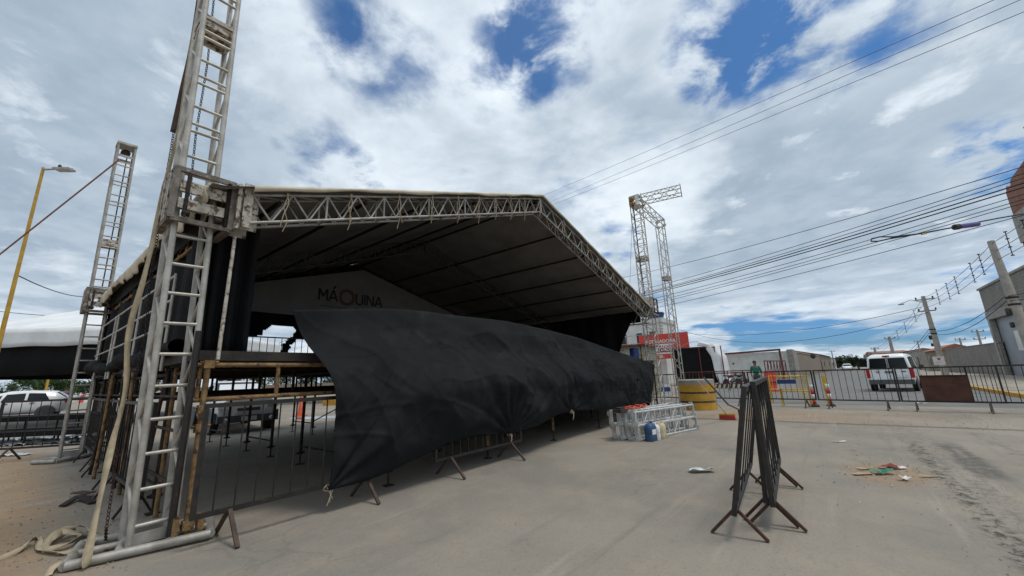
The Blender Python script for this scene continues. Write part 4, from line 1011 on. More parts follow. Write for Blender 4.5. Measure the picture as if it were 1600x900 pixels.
# ------------------------------------------------------------------ vehicles
def vehicle(name, label, cat, loc, rz, L, Wd, secs, paint, wheels, wr=.31, low=None, side_win=(), front_win=None, rear_win=None, group=None):
    """secs: (x, z_sill, z_belt, z_top, half_mid, half_top)"""
    t = thing(name, label, cat, tuple(loc), rz, group)
    vs = []; fs = []; n = 12
    for (x, zs, zb, zt, hm_, ht) in secs:
        half = [(hm_*.93, zs), (hm_, zs+(zb-zs)*.35), (hm_*.995, zs+(zb-zs)*.75), (hm_*.965, zb), (ht+.03, zt-.09), (ht*.86, zt-.01)]
        ring = [(x, y, z) for y, z in half] + [(x, -y, z) for y, z in reversed(half)]
        vs += ring
    for i in range(len(secs)-1):
        fs += [(i*n+k, (i+1)*n+k, (i+1)*n+(k+1)%n, i*n+(k+1)%n) for k in range(n)]
    b = MB(); b.add(vs, fs, True); b.add(vs[:n], [tuple(range(n))]); b.add(vs[-n:], [tuple(range(n))]); o = b.build('body', paint, t)
    def P(x, k, s):      # point on ring at station x
        for i in range(len(secs)-1):
            if secs[i][0] <= x <= secs[i+1][0]:
                f = (x-secs[i][0])/max(1e-6, secs[i+1][0]-secs[i][0])
                (x0,zs,zb,zt,h0,h1) = [secs[i][j]*(1-f)+secs[i+1][j]*f for j in range(6)]
                y0, z0 = h0*.965, zb; y1, z1 = h1+.03, zt-.09
                return V((x, s*(y0+(y1-y0)*k+.012), z0+(z1-z0)*k))
        return V((x, s*.8, 1))
    for s in (-1,1):
        for (x0, x1, x2, x3) in side_win:     # bottom x0..x1, top x3..x2
            b = MB(); q = [P(x0,.08,s), P(x1,.08,s), P(x2,.88,s), P(x3,.88,s)]; qi = [p+V((0,-s*.02,0)) for p in q]
            b.add(q+qi, [(0,1,2,3),(7,6,5,4),(0,4,5,1),(1,5,6,2),(2,6,7,3),(3,7,4,0)]); b.build('side_window', GLASS, t)
    for nm, wdw in (('windscreen', front_win), ('rear_window', rear_win)):
        if wdw:
            for (xb, zb, hb, xt, zt, ht, c0, c1) in (wdw if isinstance(wdw, list) else [wdw]):
                dx = .02 if xb > 0 else -.02
                q = [(xb+dx, hb*c0, zb), (xb+dx, hb*c1, zb), (xt+dx, ht*c1, zt), (xt+dx, ht*c0, zt)]; qi = [(a-dx*2, b_, c-.02) for a, b_, c in q]
                b = MB(); b.add(q+qi, [(0,1,2,3),(7,6,5,4),(0,4,5,1),(1,5,6,2),(2,6,7,3),(3,7,4,0)]); b.build(nm, GLASS, t)
    for x in wheels:
        for s in (-1,1):
            y = s*(Wd/2-.10); w = MB(); w.lathe([(.20,-.10),(wr-.03,-.10),(wr,-.07),(wr,.07),(wr-.03,.10),(.20,.10)], (x,y,wr), 24, axis='y'); w_ = w.build('wheel', TYRE, t)
            r_ = MB(); r_.lathe([(.03,s*.07),(.05,s*.10),(.06,s*.085),(.18,s*.09),(.21,s*.105),(.21,s*.06)], (x,y,wr), 20, axis='y'); r_.build('rim', RIM, w_)
            a = MB(); a.lathe([(wr*.9,-.012),(wr+.07,-.012),(wr+.07,.012),(wr*.9,.012)], (x,s*(Wd/2+.002),wr+.02), 24, axis='y'); a.build('wheel_arch', GREYP, t)
            a = MB(); a.lathe([(.01,-.01),(wr+.05,-.01),(wr+.05,.01),(.01,.01)], (x,s*(Wd/2-.012),wr+.02), 24, axis='y'); a.build('wheel_well', BLACKP, t)
    return t
def blk(t, name, a, b_, m): return MB().box(a, b_).build(name, m, t)
# pickup behind the stage, its nose towards the camera
hv = o2w(.735,-.678); pk = flat(G(384,675)) ; 
pc = pk - hv*2.05 + V((0,0,0))
pt = vehicle('pickup_truck', 'white pickup with grey plastic bumper parked behind the stage', 'pickup', (pc.x,pc.y,0), atan2(hv.y,hv.x), 4.4, 1.66,
    [(-2.2,.42,1.00,1.01,.78,.74),(-2.15,.36,1.03,1.04,.80,.76),(-.35,.33,1.04,1.05,.82,.78),(-.34,.33,1.04,1.48,.82,.60),(-.05,.33,1.04,1.56,.82,.58),(.45,.33,1.02,1.55,.82,.58),(1.22,.33,1.08,1.17,.81,.72),(1.95,.35,1.00,1.07,.80,.72),(2.12,.42,.93,.97,.77,.68)],
    WHITEP, (-1.35,1.38), .32, side_win=[(-.22,.95,.40,-.15)], front_win=(1.16,1.16,.72,.52,1.50,.56,-1,1))
b = MB(); b.beam((2.14,-.80,.42),(2.14,.80,.40),.20,.20); b.beam((2.05,-.83,.46),(1.75,-.83,.46),.04,.30); b.beam((2.05,.83,.46),(1.75,.83,.46),.04,.30); b.build('front_bumper', GREYP, pt)
b = MB(); b.beam((2.12,-.30,.68),(2.12,.30,.68),.06,.09); b.build('grille', BLACKP, pt)
for k in range(3): blk(pt, 'grille_bar', (2.151,-.30,.65+.03*k), (2.158,.30,.656+.03*k), RIM)
for s in (-1,1):
    b = MB(); b.beam((2.06,s*.78,.80),(2.14,s*.46,.79),.12,.18); b.build('headlight', CLEARL, pt)
    b = MB(); b.lathe([(.01,-.02),(.06,-.02),(.06,.02),(.01,.02)], (2.245,s*.60,.40), 12, axis='x'); b.build('fog_lamp', CLEARL, pt)
    b = MB(); b.box((.86,s*.95-.09,1.03),(.98,s*.95+.09,1.20)); b.build('wing_mirror', GREYP, pt)
blk(pt, 'number_plate', (2.246,-.20,.36), (2.258,.20,.48), SIGNW)
blk(pt, 'wiper', (1.14,-.5,1.085), (1.17,.1,1.10), BLACKP)
# white hatchback left
cp0 = flat(G(98,652)); hv = o2w(-.75,-.66).normalized(); cc = cp0+hv*2.0+o2w(-.55,.65)
ht = vehicle('hatchback_car', 'white hatchback with dark windows parked on left beyond the barriers', 'car', (cc.x,cc.y,0), atan2(hv.y,hv.x), 4.1, 1.72,
    [(-2.02,.42,.86,.98,.70,.56),(-1.92,.34,.92,1.14,.80,.60),(-1.45,.30,.94,1.46,.85,.58),(-.6,.28,.93,1.52,.86,.60),(.1,.28,.92,1.50,.86,.60),(.55,.28,.92,1.38,.86,.60),(1.10,.28,.90,.98,.85,.66),(1.75,.30,.78,.84,.80,.62),(2.05,.38,.62,.66,.70,.54)],
    WHITEP, (-1.28,1.25), .31, side_win=[(-1.35,-.55,-.55,-1.15),(-.45,.35,.20,-.45),(.42,.85,.40,.35)], front_win=(1.06,.98,.68,.58,1.36,.56,-1,1), rear_win=(-1.96,1.08,.60,-1.56,1.40,.54,-1,1))
for s in (-1,1):
    blk(ht, 'tail_lamp', (-2.02,s*.70-.08,.78), (-1.86,s*.70+.08,1.02), REDL); blk(ht, 'headlight', (1.82,s*.62-.14,.62), (1.98,s*.62+.14,.76), CLEARL)
    for x in (-.75,.18): blk(ht, 'door_handle', (x-.1,s*.865-.012,.84), (x+.08,s*.865+.012,.87), BLACKP)
blk(ht, 'rear_bumper', (-2.08,-.72,.34), (-1.95,.72,.60), WHITEP); blk(ht, 'front_bumper', (1.95,-.70,.26), (2.12,.70,.52), WHITEP); blk(ht, 'sill_trim', (-.85,-.875,.28), (.85,.875,.36), GREYP)
# white passenger van, rear towards the camera
vp = flat(G(1397,612)); hv = o2w(sin(rad(49)), cos(rad(49))); cc = vp + hv*2.05
vn = vehicle('passenger_van', 'white van with split rear doors standing behind the crowd barriers', 'van', (cc.x,cc.y,0), atan2(hv.y,hv.x), 4.2, 1.72,
    [(-2.08,.42,1.05,1.66,.80,.66),(-2.02,.36,1.08,1.78,.84,.68),(-1.2,.32,1.08,1.85,.86,.70),(.3,.32,1.05,1.83,.86,.70),(.85,.32,1.02,1.62,.86,.66),(1.30,.32,.98,1.06,.85,.68),(1.85,.34,.80,.86,.80,.62),(2.1,.42,.66,.70,.70,.52)],
    WHITEP, (-1.3,1.35), .32, side_win=[(-1.85,-1.05,-1.1,-1.80),(-.95,-.1,-.15,-.95),(0,.95,.72,0)], rear_win=[(-2.10,1.13,.72,-2.07,1.62,.66,-.97,-.06),(-2.10,1.13,.72,-2.07,1.62,.66,.06,.97)], front_win=(1.25,1.05,.7,.88,1.58,.62,-1,1))
for s in (-1,1):
    b = MB(); b.box((-2.12,s*.80-.065,.66),(-1.90,s*.80+.065,1.14)); b.build('tail_lamp', REDL, vn)
    b = MB(); b.tube((-1.5,s*.62,1.86),(.4,s*.62,1.86),.022,6); b.build('roof_rail', BLACKP, vn)
    b = MB(); b.box((.85,s*.97-.09,1.06),(.97,s*.97+.09,1.24)); b.build('wing_mirror', BLACKP, vn)
blk(vn, 'door_seam', (-2.112,-.012,.45), (-2.08,.012,1.70), BLACKP); blk(vn, 'door_handle', (-2.15,-.16,.92), (-2.09,.16,.98), BLACKP); blk(vn, 'number_plate', (-2.13,-.62,.68), (-2.10,-.22,.80), SIGNW)
blk(vn, 'rear_bumper', (-2.20,-.82,.36), (-2.0,.82,.58), GREYP); blk(vn, 'brake_lamp', (-2.10,-.13,1.70), (-2.02,.13,1.75), REDL)
b = MB(); b.lathe([(.01,-.01),(.07,-.01),(.07,.01),(.01,.01)], (-2.115,.42,.98), 12, axis='x'); b.build('door_emblem', RIM, vn)
blk(vn, 'door_emblem', (-2.115,-.60,.94), (-2.095,-.44,.98), GREYP)
SMALL = [(-2.0,.40,.80,.90,.72,.60),(-1.9,.32,.90,1.02,.80,.66),(-1.3,.30,.92,1.44,.85,.60),(0,.30,.90,1.48,.86,.60),(.5,.30,.90,1.36,.86,.60),(1.1,.30,.88,.96,.85,.66),(1.8,.30,.78,.82,.80,.6),(2.05,.38,.62,.64,.7,.5)]
def small_car(label, px, py, rz, m, name='distant_car', group=None, dist=None):
    p = flat(at(px,py,dist)) if dist else flat(G(px,py)); t = vehicle(name, label, 'car', (p.x,p.y,0), rz, 4.1, 1.72, SMALL, m, (-1.3,1.25), .31, side_win=[(-1.25,-.45,-.5,-1.05),(-.35,.85,.40,-.35)], front_win=(1.06,.98,.68,.58,1.34,.56,-1,1), rear_win=(-1.90,1.02,.64,-1.40,1.38,.54,-1,1), group=group)
    for s in (-1,1):
        blk(t, 'tail_lamp', (-2.03,s*.68-.1,.70), (-1.90,s*.68+.1,.90), REDL); blk(t, 'headlight', (1.85,s*.6-.14,.58), (2.02,s*.6+.14,.72), CLEARL)
    blk(t, 'rear_bumper', (-2.08,-.74,.34), (-1.95,.74,.58), m); return t
away = atan2(HD.y,HD.x)
small_car('small white car far down the street', 1327, 588.5, pi, WHITEP, dist=88)
small_car('red car showing its tail below the red shop sign', 1043, 597.5, away-.05, REDP)
small_car('white car parked far left at the edge of the trees', 132, 621, 1.0, WHITEP)
small_car('dark blue car far left behind the white hatchback', 20, 624, 2.6, BLUEPL)
small_car('pale car far behind the stage seen between scaffold posts', 452, 607, 2.2, WHITEP)

# ------------------------------------------------------------------ people
def person(label, loc, rz, h, shirt, legs, pose='stand', name='person'):
    t = thing(name, label, 'person', tuple(loc), rz)
    k = h/1.75
    J = {'pel':(0,0,.93),'waist':(0,0,1.08),'chest':(.0,0,1.30),'neck':(0,0,1.47),'head0':(.01,0,1.54),'head':(.02,0,1.63),'top':(.015,0,1.72),
         'shl':(0,.17,1.41),'ell':(.02,.24,1.15),'wrl':(.14,.22,.93),'hal':(.18,.21,.86),'shr':(0,-.17,1.41),'elr':(.02,-.24,1.15),'wrr':(.14,-.22,.93),'har':(.18,-.21,.86),
         'hipl':(0,.09,.88),'knl':(.03,.10,.49),'anl':(0,.11,.09),'tol':(.14,.12,.035),'hipr':(0,-.09,.88),'knr':(.03,-.10,.49),'anr':(0,-.11,.09),'tor':(.14,-.12,.035)}
    R_ = {'pel':.125,'waist':.115,'chest':.14,'neck':.055,'head0':.07,'head':.092,'top':.06,'shl':.062,'ell':.042,'wrl':.030,'hal':.034,'shr':.062,'elr':.042,'wrr':.030,'har':.034,
          'hipl':.085,'knl':.058,'anl':.042,'tol':.035,'hipr':.085,'knr':.058,'anr':.042,'tor':.035}
    E_ = [('pel','waist'),('waist','chest'),('chest','neck'),('neck','head0'),('head0','head'),('head','top'),('chest','shl'),('shl','ell'),('ell','wrl'),('wrl','hal'),('chest','shr'),('shr','elr'),('elr','wrr'),('wrr','har'),('pel','hipl'),('hipl','knl'),('knl','anl'),('anl','tol'),('pel','hipr'),('hipr','knr'),('knr','anr'),('anr','tor')]
    def skin_(names, edges, grow, nm, m, root):
        me = bpy.data.meshes.new(nm); idx = {n_: i for i, n_ in enumerate(names)}
        me.from_pydata([tuple(c*k for c in J[n_]) for n_ in names], [(idx[a], idx[b_]) for a, b_ in edges], []); me.materials.append(m)
        o = bpy.data.objects.new(nm, me); COL.objects.link(o); o.parent = t
        md = o.modifiers.new('skin', 'SKIN'); md.use_smooth_shade = True
        if not me.skin_vertices:
            pass
        for i, n_ in enumerate(names):
            r = (R_[n_]+grow)*k; me.skin_vertices[0].data[i].radius = (r, r) if me.skin_vertices else (r, r)
        if me.skin_vertices: me.skin_vertices[0].data[idx[root]].use_root = True
        o.modifiers.new('sub', 'SUBSURF').levels = 1; o.modifiers['sub'].render_levels = 1
        return o
    import bmesh
    def mk(names, edges, grow, nm, m, root):
        bm = bmesh.new(); ly = bm.verts.layers.skin.verify(); vv = {}
        for n_ in names:
            v = bm.verts.new(tuple(c*k for c in J[n_])); r = (R_[n_]+grow)*k; v[ly].radius = (r, r); v[ly].use_root = (n_ == root); vv[n_] = v
        for a, b_ in edges: bm.edges.new((vv[a], vv[b_]))
        me = bpy.data.meshes.new(nm); bm.to_mesh(me); bm.free(); me.materials.append(m)
        o = bpy.data.objects.new(nm, me); COL.objects.link(o); o.parent = t
        md = o.modifiers.new('skin', 'SKIN'); md.use_smooth_shade = True; o.modifiers.new('sub', 'SUBSURF').levels = 1
        return o
    mk(list(J), E_, 0, 'body', SKIN, 'pel')
    mk(['waist','chest','shl','ell','shr','elr','pel'], [('pel','waist'),('waist','chest'),('chest','shl'),('shl','ell'),('chest','shr'),('shr','elr')], .014, 'shirt', shirt, 'chest')
    mk(['pel','hipl','knl','anl','hipr','knr','anr'], [('pel','hipl'),('hipl','knl'),('knl','anl'),('pel','hipr'),('hipr','knr'),('knr','anr')], .012, 'trousers', legs, 'pel')
    MB().lathe([(.02,.0),(.085,.01),(.10,.06),(.085,.11),(.04,.14),(.01,.145)], (.0,0,1.61*k), 14).build('hair', HAIR, t)
    b = MB(); b.box((.095,-.012,1.60*k),(.125,.012,1.65*k)); b.build('nose', SKIN, t)
    return t
p = flat(G(1187,615.5)); person('person in a green shirt standing by the maroon railing', p, away+2.6, 1.76, GREENCL, DENIM)
p = flat(G(97,640)); person('person in blue standing behind tail of the white hatchback', p, away+1.2, 1.70, BLUECL, BLUECL)

# ------------------------------------------------------------------ vegetation
def tree(label, px, py, hgt, wid, m=LEAF, n=5200, trunk=.3, leaf=.20, name='tree', seed=1, group='leafy trees', flatn=.8, dist=None):
    random.seed(seed); p = flat(at(px,py,dist)) if dist else flat(G(px,py)); t = thing(name, label, 'tree', tuple(p), group=group)
    b = MB(); b.path([(0,0,0),(.05,.02,hgt*trunk*.6),(0,.05,hgt*trunk),(0,0,hgt*.7)], wid*.045, 8, r2=wid*.012)
    for k in range(7):
        a = k*2.4; b.path([(0,0,hgt*trunk*(.8+.1*(k%3))),(cos(a)*wid*.15,sin(a)*wid*.15,hgt*.5),(cos(a)*wid*.3,sin(a)*wid*.3,hgt*(.62+.05*(k%3)))], wid*.018, 6, r2=wid*.005)
    b.build('trunk', BARK, t)
    cl = []
    for k in range(26):
        a = random.uniform(0,2*pi); rr = sqrt(random.random())*wid*.38; z = hgt*(trunk+.12+(1-trunk-.22)*random.random())
        cl.append((V((cos(a)*rr, sin(a)*rr, z)), wid*random.uniform(.10,.20)))
    b = MB()
    for k in range(n):
        c, r = random.choice(cl); d = V((random.gauss(0,1),random.gauss(0,1),random.gauss(0,1)*flatn)); d = d.normalized()*(r*random.uniform(.55,1.08))
        q = c+d; e = V((random.uniform(-1,1),random.uniform(-1,1),random.uniform(-.7,.7))).normalized(); f = e.cross(V((random.uniform(-1,1),random.uniform(-1,1),random.uniform(-1,1)))).normalized()
        s = leaf*random.uniform(.6,1.3); b.add([q-e*s, q+f*s*.55, q+e*s, q-f*s*.55], [(0,1,2,3)])
    b.build('crown', m, t, recalc=False); return t
tree('wide green tree on left beyond the white hatchback', 60, 626, 5.2, 7.0, LEAF, 7000, .22, .15, seed=2)
tree('smaller light green tree right of the wide one on the left', 103, 624, 3.3, 5.0, LEAF, 3600, .2, .15, seed=5)
tree('small tree low under the white tent by the back tower', 140, 623, 3.0, 3.2, LEAFD, 2200, .2, .14, seed=6)
for i, (px, py, h_, w_) in enumerate(((362,612,3.4,5.5),(402,610,3.2,5),(437,610,3.8,6),(478,608,3.2,5),(520,607,3.6,6),(566,606,3.0,5.5))):
    tree(['bushy tree seen between scaffold posts above the pickup roof','bushy tree right of the pickup seen under the stage','tallest bushy tree seen under the stage deck','bushy tree above the traffic cone seen under the stage','bushy tree seen under the stage by the edge of the front cloth','bushy tree hidden behind the front cloth'][i], px, py, h_, w_, LEAFD, 2200, .1, .16, seed=20+i)
for i, (px, py, h_, w_) in enumerate(((1311,583,7,9),(1324,582,9,11),(1337,582,7.5,10),(1350,582,6,9))):
    tree('dark tree at the far end of the street, %s of the four' % ('leftmost','second from left','third from left','rightmost')[i], px, py, h_*.52, w_*.55, LEAFD, 1600, .12, .3, dist=150, seed=30+i, group='trees at the end of the street')
for i, (px, py) in enumerate(((8,623),(165,622),(190,620),(215,619),(240,618))):
    tree('low distant tree on left horizon, %s' % ('left of the wide green tree','just right of the back left tower','behind the cream strap','behind left leg of the tall tower','behind right leg of the tall tower')[i], px, py, 4.0, 6, LEAFD, 1500, .1, .2, seed=40+i)

# ------------------------------------------------------------------ big white tent on the left
tt = thing('event_tent', 'large white peaked tent with a dark underside on the left', 'tent', tuple(flat(at(40,600,16))))
g0 = flat(at(40,600,16)); Rz = Matrix.Rotation(-YAW, 4, 'Z')
def tp(X, Y, Z): v_ = o2w(X, Y); return V((v_.x, v_.y, Z))
c1 = at(-190,548,15.0); c2 = at(222,548,15.4); ez = 3.05
ax = tp(1,0,0); ay = tp(0,1,0)
ez = 3.85; pA = flat(c1,ez); pB = flat(c2,ez+.0); pC = pB+ay*9; pD = pA+ay*9; apx = at(176,477,19.5); 
b = MB()
cor = [pA, pB, pC, pD]
def tentf(i):
    a, c = cor[i], cor[(i+1)%4]
    def f(u, v):
        e = a.lerp(c, u); q = e.lerp(apx, v); q.z = e.z+(apx.z-e.z)*(v**1.2); return q
    return f
for i in range(4): b.grid(tentf(i), 16, 14)
solid(b.build('roof_canvas', WHITECANV, tt, g0), .01)
b = MB()
for i in range(4):
    a, c = cor[i], cor[(i+1)%4]; out = (a+c)/2-(pA+pC)/2; out.z = 0; out.normalize()
    b.grid(lambda u, v: a.lerp(c,u)+out*(.03+.03*sin(u*40)*v)-V((0,0,v*(.70+.02*sin(u*30)))), 60, 4)
solid(b.build('valance', WHITECANV, tt, g0), .01)
b = MB()
for i in range(4):
    a, c = cor[i], cor[(i+1)%4]; inn = ((pA+pC)/2-(a+c)/2); inn.z = 0; inn.normalize()
    b.grid(lambda u, v: a.lerp(c,u)+inn*(.15+.02*sin(u*50))-V((0,0,.02+v*1.80)), 60, 3)
solid(b.build('inner_curtain', DEEPCLOTH, tt, g0), .01)
b = MB(); b.add([p_-V((0,0,.10)) for p_ in cor]+[p_-V((0,0,.12)) for p_ in cor], [(0,1,2,3),(7,6,5,4),(0,4,5,1),(1,5,6,2),(2,6,7,3),(3,7,4,0)]); b.build('black_lining', DEEPCLOTH, tt, g0)
for i, q in enumerate(cor): MB().tube(flat(q), flat(q, ez), .045, 8).build('leg', ALU2, tt, g0)
# second tent further back, its tip seen through the torn rear cloth
t2 = thing('event_tent', 'white tent tip seen through the torn rear cloth of the stage', 'tent', tuple(flat(at(500,600,30))))
g0 = flat(at(500,600,30)); q = [tp(-3,-3,0), tp(3,-3,0), tp(3,3,0), tp(-3,3,0)]; pk_ = at(499,534,30).z
b = MB(); b.add([v_+V((0,0,2.9)) for v_ in q]+[V((0,0,pk_))], [(0,1,4),(1,2,4),(2,3,4),(3,0,4)]); b.build('roof_canvas', WHITECANV, t2)
b = MB()
for i in range(4): b.beam(q[i]+V((0,0,2.78)), q[(i+1)%4]+V((0,0,2.78)), .02, .24)
b.build('valance', WHITECANV, t2)
for v_ in q: MB().tube(v_, v_+V((0,0,2.9)), .04, 6).build('leg', ALU2, t2)

# low black platforms, plastic sheets and puddle on the left
for i, (py, Y, z, lab) in enumerate(((646,11.6,.72,'upper long black deck module lying behind the back left tower'),(664,11.0,.36,'lower long black deck module below the upper one'))):
    a = at(-60,py+2,Y); c = at(133,py-6,Y+.3); a.z = c.z = z
    dd = (c-a).normalized(); nn_ = V((-dd.y,dd.x,0)); m0 = (a+c)/2
    t = thing('deck_module', lab, 'platform', (m0.x,m0.y,0), atan2(dd.y,dd.x), 'black deck modules'); L = (c-a).length
    b = MB(); b.box((-L/2,0,z-.13),(L/2,1.1,z)); b.build('deck', DEEPCLOTH, t)
    for s in (-1,0,1):
        for y in (.1,1.0): MB().tube((s*(L/2-.2),y,0),(s*(L/2-.2),y,z-.12),.022,6).build('leg', DKRUST, t)
def sheet(px, py, w, d, label, seed, m=CLEARPL, h=.05, name='plastic_sheet', cat='plastic sheet', group=None):
    p = flat(G(px,py), .012); b = MB()
    def f(u, v):
        x = (u-.5)*w; y = (v-.5)*d; e = 1-.25*noise.noise(V((u*3,v*3,seed)))
        q = tp(x*e, y*e, 0); q.z = abs(noise.noise(V((x*4,y*4,seed))))*h*2+abs(noise.noise(V((x*11,y*9,seed+3))))*h*.7; return p+q
    b.grid(f, 26, 18, smooth=False); return one(b, name, m, label, cat, group)
sheet(95,690,1.5,1.0,'crumpled white plastic sheet on the ground right of the other by the black platforms',1,h=.06,group='plastic sheets on the left')
sheet(25,694,1.5,.9,'crumpled white plastic sheet on the ground at the left edge below the platforms',2,h=.06,group='plastic sheets on the left')
sheet(18,712,.8,.25,'small white plastic scrap on the dirt at the left edge',3,h=.03,group='plastic sheets on the left')
for i, (px, py, lab) in enumerate(((110,628,'red and white plastic road barrier just right of the white hatchback'),(133,629,'red and white plastic road barrier behind the back left tower'))):
    p = flat(G(px,py)); t = thing('road_barrier', lab, 'barrier', tuple(p), -YAW, 'red and white plastic road barriers')
    b = MB(); b.prism([(-.25,0),(.25,0),(.16,.3),(.09,.9),(-.09,.9),(-.16,.3)], 'x', -.6, 0.0); b.build('red_half', SIGNR, t)
    b = MB(); b.prism([(-.25,0),(.25,0),(.16,.3),(.09,.9),(-.09,.9),(-.16,.3)], 'x', .0, .6); b.build('white_half', SIGNW, t)
# things seen under the stage
p = flat(G(470,650)); cn = thing('traffic_cone', 'orange traffic cone seen under the stage right of the pickup', 'cone', tuple(p))
MB().lathe([(.16,.03),(.15,.05),(.02,1.05),(.01,1.05)], n=16).build('cone_body', CONE, cn); MB().box((-.2,-.2,0),(.2,.2,.03)).build('foot', CONE, cn)
a = G(505,634); c = G(640,628); kbb = MB(); kbb.beam(flat(a,.22), flat(c,.22), .3, .44); one(kbb, 'low_yellow_wall', YELLOWP, 'low yellow painted wall seen under the stage beyond the cone', 'wall')
a = G(120,631); c = G(600,612); kbb = MB(); kbb.beam(flat(a,.5)+HD*14, flat(c,.5)+HD*14, .2, 1.6); one(kbb, 'boundary_wall', BROWNW, 'long low brown wall far behind the stage', 'wall')
pd = MB(); c0 = flat(G(510,652), .006); pd.add([c0+tp(1.6*cos(a_)*(1+.15*sin(3*a_)), .55*sin(a_), 0) for a_ in [i*2*pi/24 for i in range(24)]], [tuple(range(24))])
o = pd.build('puddle', mat('puddle_water', (.07,.06,.05), None, 2, .04, 0, spec=.8)); struct(o)
pd = MB(); c0 = flat(G(70,686), .006); pd.add([c0+tp(1.9*cos(a_)*(1+.2*sin(3*a_)), 1.2*sin(a_), 0) for a_ in [i*2*pi/24 for i in range(24)]], [tuple(range(24))])
struct(pd.build('puddle', MATS['puddle_water']))

# yellow lamp posts
def lamp(label, base_px, Y, top_px, arm_px, r=.055):
    top = at(*top_px, Y); t = thing('street_lamp', label, 'street lamp', (top.x, top.y, 0), group='yellow street lamps')
    MB().path([(0,0,0),(0,0,top.z)], r*1.3, 12, r2=r*.8).build('pole', YLAMP, t)
    if arm_px:
        e = at(*arm_px, Y); d = e-top; MB().path([(0,0,top.z-.08),(d.x*.5,d.y*.5,top.z-.08),(d.x,d.y,top.z-.10)], .035, 7).build('arm', ALU2, t)
        MB().beam((d.x*.45,d.y*.45,top.z-.10),(d.x,d.y,top.z-.13),.28,.07).build('lamp_head', ALU2, t)
        MB().lathe([(.01,0),(.05,0),(.05,.12),(.03,.16),(.01,.16)], (d.x*.55,d.y*.55,top.z-.06), 10).build('light_sensor', BLACKP, t)
    return t
lamp('tall yellow street lamp at left edge in front of the white tent', None, 13.6, (68,262), (112,268))
lamp('distant yellow street lamp rising from the trees on the left', None, 42, (80,572), None, .10)

# ------------------------------------------------------------------ right background
BR = -pi/2
def bld(name, label, corners_z, mats_, cat='building'):
    pass
# white block with water tanks behind the right tower
def yaw_box(t, name, X0, X1, Y0, Y1, z0, z1, m, g): 
    b = MB(); b.box((X0,Y0,z0),(X1,Y1,z1)); return b.build(name, m, t)
wb = at(1015,575,44); t = thing('white_building', 'white building with blue water tanks on its flat roof behind the right tower', 'building', (wb.x,wb.y,0), BR)
yaw_box(t,'wall',-6.5,1.9,0,5,0,6.6,WALLW,0); yaw_box(t,'parapet',-2.0,2.0,-.1,5,6.6,7.1,WALLW,0)
for x in (-2.6,-.75,.75): 
    o = yaw_box(t,'window',x-.32,x+.32,-.05,.02,4.3,5.6,GLASS,0); b = MB(); b.box((x-.38,-.08,4.2),(x+.38,-.04,4.3)); b.build('sill', CONC, o)
b = MB()
for z in (4.4,5.3): b.tube((-5,-.9,z),(1.2,-.9,z),.04,6)
for x in (-5,-3.5,-2,-.5,1.0): b.tube((x,-.9,3.2),(x,-.9,5.3),.035,6)
b.build('balcony_rail', ALU2, t)
b = MB(); b.box((-5.2,-1,3.05),(1.3,0,3.2)); b.build('balcony', CONC, t)
for i, (x, lab) in enumerate(((-2.6,'blue water tank on left of the white building roof'),(.9,'blue water tank on right of the white building roof'))):
    q = V((wb.x,wb.y,0))+V((1.2,-x,0)); k = MB(); k.lathe([(.7,0),(.8,0),(.95,.60),(1.0,.65),(.9,.75),(.3,.85),(.01,.85)], (q.x,q.y,6.6 if i == 0 else 7.1), 20); one(k, 'water_tank', BLUEPL, lab, 'water tank', 'blue roof tanks')
an = MB(); q = V((wb.x,wb.y,0))+V((-.2,-1.7,0)); an.tube((q.x,q.y,5),(q.x,q.y,7.2),.03,6)
for k in range(4): e = tp(.5,0,0); an.tube(V((q.x,q.y,5.6+.3*k))-e*.9, V((q.x,q.y,5.6+.3*k))+e*.9,.02,5)
one(an, 'antenna', ALU2, 'small aerial fixed to the corner of the white building', 'antenna')
# rust streaked kiosk behind the stage end
ka = at(962,575,24); t = thing('sheet_metal_kiosk', 'rust streaked sheet metal kiosk with a brown roof edge behind the stage end', 'kiosk', (ka.x,ka.y,0), BR)
b = MB()
yaw_box(t,'wall',-.6,1.75,0,2.2,0,2.85,RUSTSHEET,0)
for x in (-.3,.35,1.0,1.65): yaw_box(t,'batten',x-.02,x+.02,-.03,0,0,2.85,RUST,0)
for z in (1.2,2.1): yaw_box(t,'batten',-.6,1.75,-.045,-.031,z-.02,z+.02,RUST,0)
b = MB(); b.prism([(-.8,2.85),(2.0,2.85),(2.0,2.92),(-.8,2.98)], 'y', -.25, 2.5); b.build('roof', MAROON, t)
# blue drum at the end of the deck
dr = V((13.08,.62,DZ)); t = thing('plastic_drum', 'small blue plastic drum standing at right end of the stage deck', 'drum', tuple(dr))
MB().lathe([(.15,0),(.165,.01),(.17,.04),(.17,.15),(.175,.17),(.17,.19),(.17,.36),(.175,.38),(.17,.40),(.165,.50),(.13,.53),(.02,.535)], n=20).build('body', BLUEPL, t); MB().lathe([(.165,.44),(.178,.45),(.178,.47),(.165,.48)], n=20).build('hoop', BLACKP, t)
